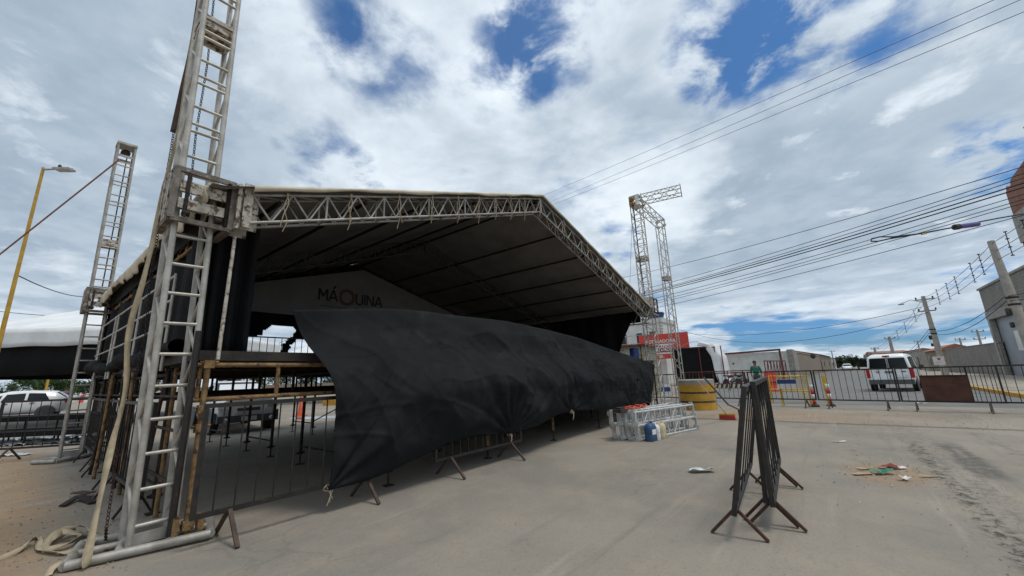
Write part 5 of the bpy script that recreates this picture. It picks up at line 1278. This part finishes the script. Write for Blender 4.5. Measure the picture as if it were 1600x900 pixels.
# red shop sign
sa = at(1037,545,40); sw_ = 75*40/F; sh_ = 2.75; t = thing('shop_sign', 'red shop sign board with white lettering behind the right towers', 'sign', (sa.x,sa.y,0), BR)
zc_ = at(1037,543,40).z
b = MB(); b.box((-sw_/2,0,zc_-sh_/2+.25),(sw_/2,.12,zc_+sh_/2)); b.build('board', SIGNR, t)
blk(t, 'band', (-.32*sw_,-.012,zc_+.22),(.22*sw_,-.004,zc_+.36), SIGNW); blk(t, 'band', (-.34*sw_,-.016,zc_-.40),(.24*sw_,-.006,zc_-.10), SIGNK); blk(t, 'band', (-.34*sw_,-.012,zc_-.64),(.24*sw_,-.004,zc_-.50), SIGNW)
def st(body, x, z, size, m): return text_part(body, size, m, t, facing((x,-.022,z),(1,0,0),(0,0,1)), 'lettering', .006, .012)
st('INSTALADORA', -.30, zc_+.62, .46, SIGNW); st('MERCADOS', -.30, zc_+.05, .42, SIGNW); st('BOMBA & PEÇAS', -.28, zc_-.25, .30, SIGNW); st('TEL.', -.3, zc_-.88, .34, SIGNW)
for x in (-1.9,1.9): MB().tube((x,.2,0),(x,.2,zc_-.9),.06,8).build('post', MAROON, t)
# white box truck / tarp under the sign
q = at(1051,580,48); t = thing('white_box_body', 'white box body of a truck standing under the red shop sign', 'truck', (q.x,q.y,0), BR)
yaw_box(t,'box',-1.05,1.4,0,3.5,.9,3.2,WALLW,0); yaw_box(t,'chassis',-1,1.35,.1,3.4,.5,.9,BLACKP,0)
for x in (-.85,1.2): b = MB(); b.lathe([(.1,-.14),(.42,-.14),(.45,0),(.42,.14),(.1,.14)], (x,.8,.45), 16, axis='x'); b.build('wheel', TYRE, t)
blk(t,'stripe',(-.9,-.02,2.5),(1.2,-.003,2.62),BLUEPL); blk(t,'rear_bumper',(-1.0,-.15,.42),(1.35,0,.58),GREYP)
# arched canopy
q = at(1100,600,35); t = thing('arched_shelter', 'black walled shelter with a white arched sheet over its end', 'shelter', (q.x,q.y,0), BR)
b = MB(); b.box((-2.2,.1,.2),(1.0,2.6,3.35)); b.build('black_wall', DEEPCLOTH, t)
PI_ = [(-.1,3.42),(.55,3.32),(.85,2.5),(1.05,1.3),(1.2,.05)]; PO_ = [(.1,3.80),(1.15,3.5),(1.55,2.5),(1.72,1.3),(1.8,.05)]
b = MB(); b.grid(lambda u, v: V((lut(PI_,u)[0]*(1-v)+lut(PO_,u)[0]*v+.04*sin(u*14), -.12-.10*sin(v*pi)-.03*sin(v*9+u*12), lut(PI_,u)[1]*(1-v)+lut(PO_,u)[1]*v)), 20, 8); b.grid(lambda u, v: V((lut(PO_,u)[0]+.04*sin(u*14), -.12+2.7*v, lut(PO_,u)[1])), 20, 4); solid(b.build('arched_sheet', WHITECANV, t), .02)
b = MB()
for x in (-2.25,.0,1.25,1.75): b.tube((x,-.15,0),(x,-.15,3.3),.045,7)
b.tube((-2.25,-.15,3.35),(1.3,-.15,3.2),.04,7); b.build('frame', MAROON, t)
b = MB(); b.path([(-1.6+2.6*u_, -.12, 3.35+.45*sin(u_*pi)) for u_ in [i/12 for i in range(13)]], .02, 6); b.build('arch_rib', ALU2, t)
# white wall and maroon frame
q = at(1185,600,46); t = thing('white_wall_building', 'long low white walled building with a maroon portal frame', 'building', (q.x,q.y,0), BR)
yaw_box(t,'wall',-5.2,3.2,0,7,0,3.05,WALLW,0); yaw_box(t,'side_wall',3.2,3.75,-.1,7,0,3.2,CONC,0)
b = MB(); b.beam((-3.4,-.5,0),(-3.4,-.5,3.0),.18); b.beam((2.6,-.5,0),(2.6,-.5,3.2),.18); b.beam((-3.5,-.5,3.05),(2.7,-.5,3.22),.16,.2); b.build('portal_frame', MAROON, t)
for x in (-2.2,1.5): b = MB(); b.lathe([(.01,-.06),(.1,-.06),(.1,.0),(.01,.0)], (x,-.0,1.9), 10, axis='y'); b.build('wall_lamp', BLACKP, t)
# maroon railings
def rail(label, a, c, h, n=10, slats=True, m=MAROON, name='railing'):
    a = flat(a); c = flat(c); mid = (a+c)/2; t = thing(name, label, 'railing', tuple(mid), group=None)
    b = MB()
    for z in (h, h*.35): b.beam(a-mid+V((0,0,z)), c-mid+V((0,0,z)), .06)
    b.build('rail', m, t)
    for k in range(n+1):
        p_ = (a-mid).lerp(c-mid, k/n); MB().beam(p_, p_+V((0,0,h)), .05).build('post', m, t)
    if slats:
        b = MB()
        for k in range(n): p_ = (a-mid).lerp(c-mid, k/n); q_ = (a-mid).lerp(c-mid, (k+1)/n); b.beam(p_+V((0,0,h*.35)), q_+V((0,0,h)), .03)
        b.build('diagonal_bars', m, t)
    return t
q1 = at(1200,600,24); q2 = at(1233,600,27); rail('maroon metal railing with slanted bars right of the person in green', q1, q2, 1.75, 7)
q1 = at(1072,600,27); q2 = at(1188,600,25); rail('long low maroon pipe railing in front of the black walled shelter', q1, q2, 1.22, 5, False)
blk_ = flat(G(1208,612)); t = thing('water_filled_barrier', 'bright red plastic road barrier beside the yellow trestles', 'barrier', tuple(blk_), -YAW)
b = MB(); b.prism([(-.25,0),(.25,0),(.18,.35),(.12,1.15),(-.12,1.15),(-.18,.35)], 'x', -.28, .28); b.build('body', SIGNR, t); blk(t,'slot',(-.2,-.2,.5),(.2,.2,.56),BLACKP)
# motorcycles
def moto(label, px, py, rz, m):
    p_ = flat(G(px,py)); t = thing('motorcycle', label, 'motorcycle', tuple(p_), rz, 'motorcycles parked by the white wall')
    for x in (-.62,.62):
        w = MB(); w.lathe([(.20,-.04),(.28,-.05),(.31,0),(.28,.05),(.20,.04)], (x,0,.31), 18, axis='y'); w.build('wheel', TYRE, t)
    MB().path([(-.35,0,.75),(.1,0,.80),(.35,0,.92)], .11, 8, r2=.09).build('tank', m, t); b = MB(); b.beam((-.75,0,.84),(-.05,0,.80),.24,.09); b.build('seat', BLACKP, t)
    MB().path([(-.15,0,.35),(.15,0,.55),(.15,0,.3)], .13, 7).build('engine', GREYP, t); MB().tube((.62,0,.31),(.42,0,.98),.03,6).build('fork', RIM, t)
    MB().path([(.38,-.32,1.02),(.42,0,.98),(.38,.32,1.02)], .018, 6).build('handlebar', BLACKP, t)
moto('dark red motorcycle parked below the left wall lamp of the white wall', 1146, 604, -.6, MAROON); moto('black motorcycle parked right of the dark red one', 1160, 603, -.3, BLACKP)

# low striped kerb
a = G(1118,607); c = G(1170,607); hk = thing('striped_kerb', 'low kerb with pale and black slanted stripes beyond the barriers', 'kerb', tuple(flat((a+c)/2))); m0 = flat((a+c)/2)
b = MB(); b.beam(flat(a,.17)-m0-V((0,0,0)), flat(c,.17)-m0, .3, .30); b.build('block', CREAM, hk)
b = MB(); dd = (c-a).normalized(); nn_ = V((dd.y,-dd.x,0)); 
if nn_.dot(HD) > 0: nn_ = -nn_
nn_.z = 0
for k in range(7):
    e = flat(a)+ (flat(c)-flat(a))*((k+.3)/7) - m0 + nn_*.155; L_ = (c-a).length/7*.45
    b.add([e+V((0,0,.03)), e+dd*L_+V((0,0,.03)), e+dd*(L_*1.7)+V((0,0,.315)), e+dd*(L_*.7)+V((0,0,.315))]+[p_-nn_*.01 for p_ in (e+V((0,0,.03)), e+dd*L_+V((0,0,.03)), e+dd*(L_*1.7)+V((0,0,.315)), e+dd*(L_*.7)+V((0,0,.315)))], [(0,1,2,3),(7,6,5,4)])
b.build('stripes', BLACKP, hk)
ab_ = thing('sandwich_board', 'small white and blue board standing on the ground below the red car', 'board', tuple(flat(G(1041,626))), -YAW)
blk(ab_,'panel',(-.28,0,.1),(.28,.03,.75),SIGNW); blk(ab_,'printed_band',(-.25,-.01,.42),(.25,-.002,.62),BLUEPL)
for s in (-1,1): MB().beam((s*.27,.0,0),(s*.27,.02,.78),.03).build('leg', CREAMPL, ab_)

# houses along both sides of the street
def house(label, px0, px1, py, yf, z, depth, wall, roofm=None, rise=.8, over=.15, win=True, ridge='x'):
    a = py_(px0, py, yf).x; c = py_(px1, py, yf).x; x0, x1 = min(a,c), max(a,c); sg = -1 if yf < -8 else 1
    w = x1-x0; t = thing('house', label, 'house', (x0,yf,0)); y0, y1 = (-depth, 0) if sg < 0 else (0, depth)
    b = MB(); b.box((0,y0,0),(w,y1,z)); b.build('wall', wall, t)
    if roofm:
        b = MB()
        if ridge == 'x': b.prism([(y0-over*2,z),(y1+over*2,z),((y0+y1)/2,z+rise)], 'x', -over, w+over)
        else: b.prism([(-over*2,z),(w+over*2,z),(w/2,z+rise)], 'y', y0-over, y1+over)
        b.build('roof', roofm, t)
    else: b = MB(); b.box((-.06,y0-.06,z),(w+.06,y1+.06,z+.12)); b.build('parapet', CONC, t)
    if win:
        yy = 0
        for k in range(max(1, min(4, int(w/4)))):
            x = w*(k+.5)/max(1, min(4, int(w/4))); o = MB().box((x-.5,yy-.04,1.1),(x+.5,yy+.04,2.1)).build('window', GLASS, t); MB().box((x-.56,yy-.08,1.03),(x+.56,yy+.08,1.1)).build('sill', CONC, o)
        MB().box((.4,-.045,0),(1.3,.045,2.1)).build('door', MAROON, t)
    return t
YW = -15.7
SA = rad(-2.6); SD = V((cos(SA), sin(SA), 0)); PL = flat(at(1241,575,46))
def left_house(label, px0, px1, z, depth, wall, roofm=None, rise=.8, win=True):
    def hit(px):
        d = ray(px, 576); n = V((-SD.y, SD.x, 0)); return CAMP + d*((PL-CAMP).dot(n)/d.dot(n))
    a = flat(hit(px0)); c = flat(hit(px1)); w = (c-a).length; t = thing('house', label, 'house', tuple(a), SA)
    b = MB(); b.box((0,0,0),(w,depth,z)); b.build('wall', wall, t)
    if roofm: b = MB(); b.prism([(-.3,z),(depth+.3,z),(depth/2,z+rise)], 'x', -.15, w+.15); b.build('roof', roofm, t)
    else: b = MB(); b.box((-.06,-.06,z),(w+.06,depth,z+.12)); b.build('parapet', CONC, t)
    if win:
        for k in range(2): x = w*(k+.5)/2; o = MB().box((x-.7,-.04,1.1),(x+.7,.04,2.1)).build('window', GLASS, t); MB().box((x-.8,-.08,1.03),(x+.8,-.041,1.1)).build('sill', CONC, o)
        MB().box((.4,-.045,0),(1.4,.045,2.1)).build('door', MAROON, t)
left_house('long brown rendered house wall running down left side of the street', 1241, 1284, 3.0, 9, BROWNW, None, win=False)
left_house('brown house with a clay roof halfway down the left side of the street', 1285, 1301, 3.4, 9, BROWNW, ROOFT, 1.2)
left_house('pale green house beyond the clay roofed house on the left', 1302, 1308, 3.2, 9, WALLW, ROOFT, .9)
house('cream walled house at the far right end of the street', 1345, 1352, 575, YW, 3.6, 9, CREAM, None)
house('house with a shallow dark gable rising left of the van', 1353, 1372, 575, YW, 4.2, 9, BROWNW, ROOFT, 1.2, ridge='y')
house('tan house directly behind the white van', 1373, 1402, 575, YW, 3.2, 9, BROWNW, ROOFT, .9)
house('low concrete fronted house just right of the van', 1404, 1440, 575, YW, 3.0, 9, CONC, None)
house('orange roofed house beside the grey block wall', 1452, 1474, 575, YW, 2.7, 3, BROWNW, mat('orange_clay_roof', (.34,.14,.085), (.25,.11,.07), 3, .9), .7)
dsh = at(1271,556,60); k = MB(); k.lathe([(.02,.0),(.32,.04),(.42,.10),(.40,.11),(.30,.06),(.02,.03)], (0,0,0), 20, axis='y'); k.v = [tp(v_.x, v_.y, 0)+V((0,0,v_.z))+V((dsh.x,dsh.y,dsh.z)) for v_ in k.v]
k.tube(V(dsh), flat(dsh,3.2), .04, 6); one(k, 'satellite_dish', BLACKP, 'dark satellite dish on the roof of the brown rendered house', 'dish')
cart = flat(at(1352,580,85)); t = thing('parked_trailer', 'small dark trailer parked at the far right kerb of the street', 'trailer', tuple(cart), .2)
blk(t,'box',(-1.2,-.9,.7),(1.2,.9,1.9),DEEPCLOTH)
for s in (-1,1): b = MB(); b.lathe([(.1,-.1),(.38,-.1),(.4,0),(.38,.1),(.1,.1)], (0,s*.95,.4), 14, axis='y'); b.build('wheel', TYRE, t)

# right side: block wall, warehouse, brick upper floor
YW = -15.7
def pyw(px, py, y=YW): q = py_(px, py, y); return q
w0 = pyw(1480,560); w1 = pyw(1568,560); wt = pyw(1520,541).z
b = MB(); b.box((w1.x,YW-.2,0),(w0.x,YW,wt)); b.box((w1.x-.05,YW-.24,wt),(w0.x+.05,YW+.04,wt+.08)); one(b, 'block_wall', BLOCK, 'grey unrendered block wall between the poles on the right', 'wall')
c0 = pyw(1534,452); zt = c0.z; xf = pyw(1556,560).x; xf = (xf+c0.x)/2
t = thing('warehouse', 'grey block warehouse with a ribbed roll door at right edge', 'warehouse', (xf-6, YW-5, 0)); g0 = V((xf-6,YW-5,0))
def wbx(nm, a, c, m, par=None): return MB().box(a, c).build(nm, m, par or t, g0)
zd = pyw(1580,490).z
dx1 = pyw(1556,530).x; dx0 = dx1-8.5
wbx('wall', (dx1,YW-10,0), (xf,YW,zt), BLOCK); wbx('wall', (xf-16,YW-10,zd+.6), (dx1-.002,YW,zt), BLOCK); wbx('wall', (xf-16,YW-10,0), (dx0,YW-.002,zd+.6-.002), BLOCK)
wbx('lintel', (dx0-.3,YW-.25,zd), (xf-.003,YW+.06,zd+.6), CONC); wbx('column', (dx1-.1,YW-.25,0), (dx1+.35,YW+.08,zd), CONC)
wbx('roll_door', (dx0,YW-.4,0), (dx1-.1,YW-.3,zd), ROLLM); wbx('cornice', (xf-16,YW-.1,zt), (xf+.1,YW+.1,zt+.15), CONC)
sgp = pyw(1583,517, YW+.7); b = MB(); sp2 = pyw(1625,545, YW+.7); b.box((sp2.x,YW+.60,sp2.z),(sgp.x,YW+.7,sgp.z+.0)); sb = one(b, 'blank_sign', WALLW, 'blank pale sign board jutting from the warehouse at right edge', 'sign')
b = MB(); b.tube((sgp.x-.3,YW,sp2.z+.5),(sgp.x-.3,YW+.65,sp2.z+.5),.04,6); one(b, 'sign_bracket', DKRUST, 'short bracket holding the blank pale sign board', 'bracket')
# brick tower piece above
b0 = pyw(1571,300,-19.0); b1 = pyw(1598,420,-19.0); xr = b0.x
k = MB(); k.prism([(xr-9,0),(xr,0),(xr,b0.z-.2),(xr-.5,b0.z+.35),(xr-1.1,b0.z-.15),(xr-1.6,b0.z+.5),(xr-9,b0.z+1.2)], 'y', -26, -19); t = thing('brick_building', 'unfinished red hollow brick building rising behind the warehouse', 'building', (xr-4,-22,0)); g0 = V((xr-4,-22,0)); k.build('wall', BRICKR, t, g0)
MB().box((xr-9.1,-19.0,b0.z-4.6),(xr+.05,-18.9,b0.z-2.2)).build('rendered_band', CONC, t, g0)

# poles, wires
def pole(label, top, r=.16, arms=1, lean=0.0, street_arm=None, trafo=False, m=POLEC, group='concrete power poles'):
    t = thing('power_pole', label, 'pole', (top.x, top.y, 0), group=group); h = top.z
    MB().path([(-lean,0,0),(0,0,h)], r*1.25, 10, r2=r*.7).build('pole', m, t)
    for k in range(arms):
        b = MB(); b.beam((0,-.6+.1*k,h-.25-.9*k),(0,.5,h-.25-.9*k),.07,.09); b.build('crossarm', POLEC, t)
        for y in (-.5,.0,.42): MB().lathe([(.02,0),(.06,.02),(.04,.07),(.06,.1),(.03,.16)], (0,y,h-.2-.9*k), 8).build('insulator', BROWNT, t)
    b = MB()
    for z in (h-2.6,h-2.9): MB().lathe([(.05,-.04),(r*1.1,-.04),(r*1.1,.04),(.05,.04)], (-lean*(h-z)/h,0,z), 10).build('clamp', DKRUST, t)
    b = MB()
    b = MB(); b.lathe([(.02,-.17),(.08,-.13),(.085,.13),(.03,.17)], (-lean*3.2/h,.24,h-3.2), 8); b.lathe([(.02,-.12),(.07,-.1),(.07,.1),(.03,.12)], (-lean*3.2/h,.24,h-3.75), 8); b.build('splice_box', BLACKP, t)
    if street_arm:
        d = street_arm-top; b = MB(); b.path([(0,0,h-.5),(d.x*.5,d.y*.5,h-.1+d.z*.2),(d.x,d.y,h+d.z)], .03, 6); b.build('lamp_arm', ALU2, t); MB().beam((d.x*.8,d.y*.8,h+d.z),(d.x,d.y,h+d.z),.2,.08).build('lamp_head', ALU2, t)
    return t
PY = -11.4
T1 = py_(1548,377,PY); T2 = py_(1442,463,PY); T3 = py_(1389,526,PY); T4 = py_(1366,543,PY)
pole('thick leaning looking concrete pole in front of the warehouse', T1, .17, 0, lean=.9)
pole('concrete power pole with a lamp arm right of the white van', T2, .17, 2, lean=.6, street_arm=py_(1404,476,PY+1.5))
pole('slim concrete power pole seen just above the van roof', T3, .2, 1); pole('far power pole to the left of the van roof', T4, .2, 1)
for i, (px, py, Y) in enumerate(((1299,548,95),(1284,556,130),(1344,560,150),(1352,553,110),(1358,551,120),(1433,532,75),(1499,528,55),(1526,515,48),(1305,562,160),(1336,565,180))):
    pole(('tallest power pole behind the clay roof house','short power pole left of the tallest one behind the clay roof house','tiny power pole above the trees at the street end','left of two close power poles at the street end','right of two close power poles at the street end','thin power pole right of the van between two bigger poles','thin power pole above left half of the grey block wall','power pole with crossarms above middle of the grey block wall','faint pole just left of the street end','faint pole just right of the street end')[i],
         at(px,py,Y), .13, 2 if i == 7 else 1)
# red and white notice on the lit pole
q = py_(1464,556,PY+.35); t = thing('pole_sign', 'small white notice with red emblem fixed to the power pole', 'sign', (q.x-.25,q.y,q.z-.35), -pi/2+.25)
blk(t,'panel',(-.30,-.02,-.30),(.30,.02,.30),SIGNW); b = MB(); b.lathe([(.01,-.03),(.09,-.03),(.09,-.022),(.01,-.022)], (0,0,.14), 14, axis='y'); b.build('emblem', SIGNR, t)

def wire(label, p, q, s=.4, r=.012, m=WIRE, group='overhead wires', n=18):
    k = MB(); k.path(sag(p, q, s, n), r, 5); return one(k, 'overhead_wire', m, label, 'wire', group)
for i, (a_, c_) in enumerate((((840,310),(1555,0)),((860,316),(1597,0)),((862,320),(1640,4)))):
    wire('thin grey wire high over the sky, %s of the three' % ('topmost','middle','lowest')[i], at(c_[0]+(100 if i < 2 else 60), c_[1]-(45 if i < 2 else 27), 9), at(a_[0]-60, a_[1]+24, 52), .12, .011, WIREG, 'three thin wires high in the sky')
WL = [((1600,256),(1000,415),'uppermost single wire of the cable bunch at right'),((1600,267),(1000,441),'second wire from top in the cable bunch at right'),((1600,274),(1000,447),'third wire from top in the cable bunch at right'),
      ((1600,282),(1000,449),'thick black cable in upper middle of the bunch at right'),((1600,289),(1000,452),'thick black cable just under the other thick one at right'),((1600,300),(1000,461),'middle wire of the cable bunch at right'),
      ((1600,308),(1000,466),'first wire below the middle of the bunch at right'),((1600,314),(1000,470),'second wire below the middle of the bunch at right'),((1600,333),(1000,477),'lowest wire of the bunch carrying the purple splice case')]
for i, (a_, c_, lab) in enumerate(WL):
    sx_ = (a_[1]-c_[1])/600
    wire(lab, at(1700, a_[1]+sx_*100, 10.5+.15*i), at(860, c_[1]-sx_*140*1.0+2, 40), .55-.02*i, .024 if i in (3,4) else .014, WIRE, 'cable bunch crossing the street')
# cable loop and purple splice closure
lp = MB(); Yc = 11.0
P_ = [(1600,334),(1560,341),(1528,347),(1500,354),(1480,357),(1450,363),(1420,368),(1390,373),(1372,377),(1361,377),(1362,373),(1375,370),(1395,370),(1430,366),(1470,359),(1490,355)]
lp.path([at(x_, y_, Yc) for x_, y_ in P_], .020, 6); one(lp, 'cable_loop', WIRE, 'slack looped black cable hanging under the wire bunch at right', 'cable')
e0, e1 = at(1492,355,Yc), at(1528,350,Yc); dv = (e1-e0)
sc_ = thing('splice_closure', 'purple cylindrical splice case hanging on the looped cable', 'splice case', tuple(e0)); 
MB().path([V((0,0,0))+dv*.18, dv*.22, dv*.95, dv], .072, 12).build('body', PURPLE, sc_); MB().path([-dv*.02, dv*.18], .085, 10).build('cap', BLACKP, sc_)
k = MB(); k.path([at(1440,366,Yc), at(1447,364.5,Yc)], .028, 6); one(k, 'cable_tag', YBAR, 'tiny yellow tag on the looped cable', 'tag')
# lines between the poles with their small spacers
def spans(A, B, off, lab, s=.3): wire(lab, A+V(off), B+V(off), s, .012, WIREG, 'wires strung along the poles', 12)
E1 = V((T1.x-26, PY, T1.z+.3))
for i, z in enumerate((-.1,.25,.5)):
    zz = {0:'lowest',1:'middle',2:'upper'}[i]
    OF = (0,.0,-.12-.38*i)
    spans(E1, T1, OF, 'grey wire from the right edge to the pole by the warehouse, %s of three' % zz); spans(T1, T2, OF, 'grey wire between the two big poles, %s of three' % zz); spans(T2, T3, OF, 'grey wire between lamp arm pole and slim pole, %s of three' % zz); spans(T3, T4, OF, 'far grey wire beyond the slim pole, %s of three' % zz)
for i, z in enumerate((-2.5,-2.7)):
    nm_ = ('upper','lower')[i]
    wire('%s black telephone cable from the warehouse pole to the lamp arm pole' % nm_, T1+V((0,.1,z)), T2+V((0,.1,z-.2)), .45+.1*i, .016, WIRE, 'telephone cables'); wire('%s black telephone cable beyond the lamp arm pole' % nm_, T2+V((0,.1,z)), T3+V((0,.1,z-.2)), .5+.1*i, .016, WIRE, 'telephone cables')
    wire('%s black telephone cable from the right edge to the warehouse pole' % nm_, E1+V((0,.1,z-.3)), T1+V((0,.1,z)), .5+.1*i, .016, WIRE, 'telephone cables')
SP = [(T1,T2,.12),(T1,T2,.22),(T1,T2,.42),(T1,T2,.55),(T1,T2,.72),(E1,T1,.86),(E1,T1,.93),(T2,T3,.2),(T2,T3,.45),(T2,T3,.7)]
SPN = ['nearest to the warehouse pole','second from the warehouse pole','third from the warehouse pole','fourth from the warehouse pole','just right of the lamp arm pole','right of the warehouse pole','just right of the warehouse pole top','just left of the lamp arm pole','midway to the slim pole','close to the slim pole']
for (a_, b_, f), nm_ in zip(SP, SPN):
    p_ = a_.lerp(b_, f)+V((0,0,-.50-.3*4*f*(1-f))); k = MB(); k.beam(p_-V((0,0,.5)), p_+V((0,0,.5)), .025)
    for z in (-.5,-.15,.2,.5): k.beam(p_+V((0,-.05,z)), p_+V((0,.05,z)), .04)
    one(k, 'wire_spacer', DKRUST, 'thin upright wire spacer %s' % nm_, 'spacer', 'spacers on the street wires')
wire('thin dark wire sweeping low over the street towards the lamp arm pole', at(1060,519,60), py_(1440,480,PY), 1.2, .02, WIRE, 'low wires to the lamp arm pole'); wire('second thin dark wire sweeping low below the other', at(1060,514,60), py_(1450,488,PY), 2.2, .02, WIRE, 'low wires to the lamp arm pole')
k = MB(); k.path(sag(at(27,430,13.6), at(150,462,30), .35, 10), .022, 5); one(k, 'lamp_cable', WIRE, 'dark cable running right from the tall yellow street lamp', 'wire')
k = MB(); k.path(sag(at(-20,484,40), at(96,494,40), .1, 8), .03, 5); one(k, 'thin_wire', WIRE, 'thin wire just above left end of the white tent', 'wire')
k = MB(); k.path(sag(at(330,560,34), at(470,520,34), .5, 8), .02, 5); one(k, 'thin_wire', WIRE, 'thin wire crossing the sky in the torn opening of the rear cloth', 'wire')
k = MB(); q = at(1603,198,9); k.beam(q, q+tp(.35,0,.02), .10, .05); q2 = q+tp(.35,0,.02); k.path([q2, q2+tp(1.2,0,-.3), flat(q2+tp(1.2,0,0),0)], .05, 6); one(k, 'bent_lamp', BLACKP, 'dark tip of a lamp poking in at right edge of the sky', 'lamp')

# ------------------------------------------------------------------ litter
sheet(1097,738,.34,.14,'crumpled clear plastic bag lying on the open tarmac',11,CLEARPL,.045,'plastic_bag','bag')
sheet(1379,741,.26,.12,'green plastic scrap on the patch of spilled earth',12,GREENPL,.05,'plastic_scrap','litter')
sheet(1389,733,.20,.13,'dull red rag behind the green scrap',13,mat('dull_red_rag', (.22,.06,.045), None, 8, .9),.04,'rag','litter')
sheet(1402,733,.22,.08,'white paper lying right of the red rag',14,SIGNW,.03,'paper_scrap','litter')
sheet(1349,742,.26,.07,'faded cardboard strip at left of the earth patch',15,CARD,.02,'cardboard_scrap','litter')
sheet(1353,734,.20,.06,'small pale cardboard scrap behind the longer strip',16,CARD,.02,'cardboard_scrap','litter')
sheet(1414,751,.11,.08,'small white and dark wrapper in front of the earth patch',17,SIGNW,.05,'wrapper','litter')
sheet(1453,746,.24,.04,'thin brown stick like scrap right of the earth patch',18,CARD,.02,'scrap_strip','litter')
sheet(1312,691,.22,.05,'small whitish scrap alone on the tarmac behind the trio of barriers',19,SIGNW,.02,'paper_scrap','litter')
sheet(1440,631,.35,.10,'white scrap on the sand under the brown plated barrier',20,SIGNW,.03,'paper_scrap','litter')
k = MB(); q = flat(G(1395,730)); k.path([q, q+V((.01,.01,.12))], .006, 6); one(k, 'upright_stick', SIGNW, 'tiny upright white stick in the litter patch', 'stick')
bd = thing('broken_board', 'split dark plank lying on the dirt near the back left tower', 'board', tuple(flat(G(128,790)))); g0 = flat(G(128,790))
k = MB(); k.beam(flat(G(97,793),.02), flat(G(122,781),.05), .07, .015); k.beam(flat(G(122,781),.05), flat(G(146,788),.02), .09, .015); k.build('plank', DKRUST, bd, g0); k = MB(); k.beam(flat(G(118,775),.05), flat(G(140,778),.06), .12, .012); k.build('splinter', BROWNT, bd, g0)
random.seed(21)
gv = MB()
def chip(p_, s):
    a = random.uniform(0,pi); vs = [V((cos(a+i*1.9)*s*random.uniform(.6,1), sin(a+i*1.9)*s*random.uniform(.6,1), 0)) for i in range(4)]
    vs = [p_+v_ for v_ in vs]+[p_+v_*.5+V((0,0,s*random.uniform(.5,.9))) for v_ in vs]
    gv.add(vs, [(0,1,5,4),(1,2,6,5),(2,3,7,6),(3,0,4,7),(4,5,6,7)])
for k_ in range(900):
    x_ = random.uniform(-3, 13); y_ = random.uniform(-11,-.6); 
    if random.random() < .55: y_ = random.gauss(-5.9,.25)
    if random.random() < .15: c_g = G(1385,740); x_, y_ = random.gauss(c_g.x,.45), random.gauss(c_g.y,.3)
    chip(V((x_,y_,0)), random.choice((.004,.005,.007,.011)) )
for k_ in range(700):
    q = G(random.uniform(-20,200), random.uniform(705,895)); chip(V((q.x,q.y,0)), random.choice((.004,.006,.008,.014)))
for k_ in range(900): chip(V((random.uniform(11.2,15.5), random.uniform(-9.5,-.5), 0)), random.choice((.006,.01,.014)))
gv2 = gv; gv = MB()
for k_ in range(90):
    c_g = G(1385,740); chip(V((random.gauss(c_g.x,.5), random.gauss(c_g.y,.33), 0)), random.choice((.008,.014,.022)))
for k_ in range(60): chip(V((random.uniform(0,12), random.uniform(-9,-.8), 0)), random.choice((.006,.010,.016)))
o = gv.build('litter_bits', mat('pale_litter_bits', (.5,.46,.40), (.20,.15,.10), 40, .9), recalc=False); o['kind'] = 'stuff'
o = gv2.build('gravel', mat('gravel_bits', (.27,.23,.18), (.17,.14,.11), 30, .95), recalc=False); o['kind'] = 'stuff'
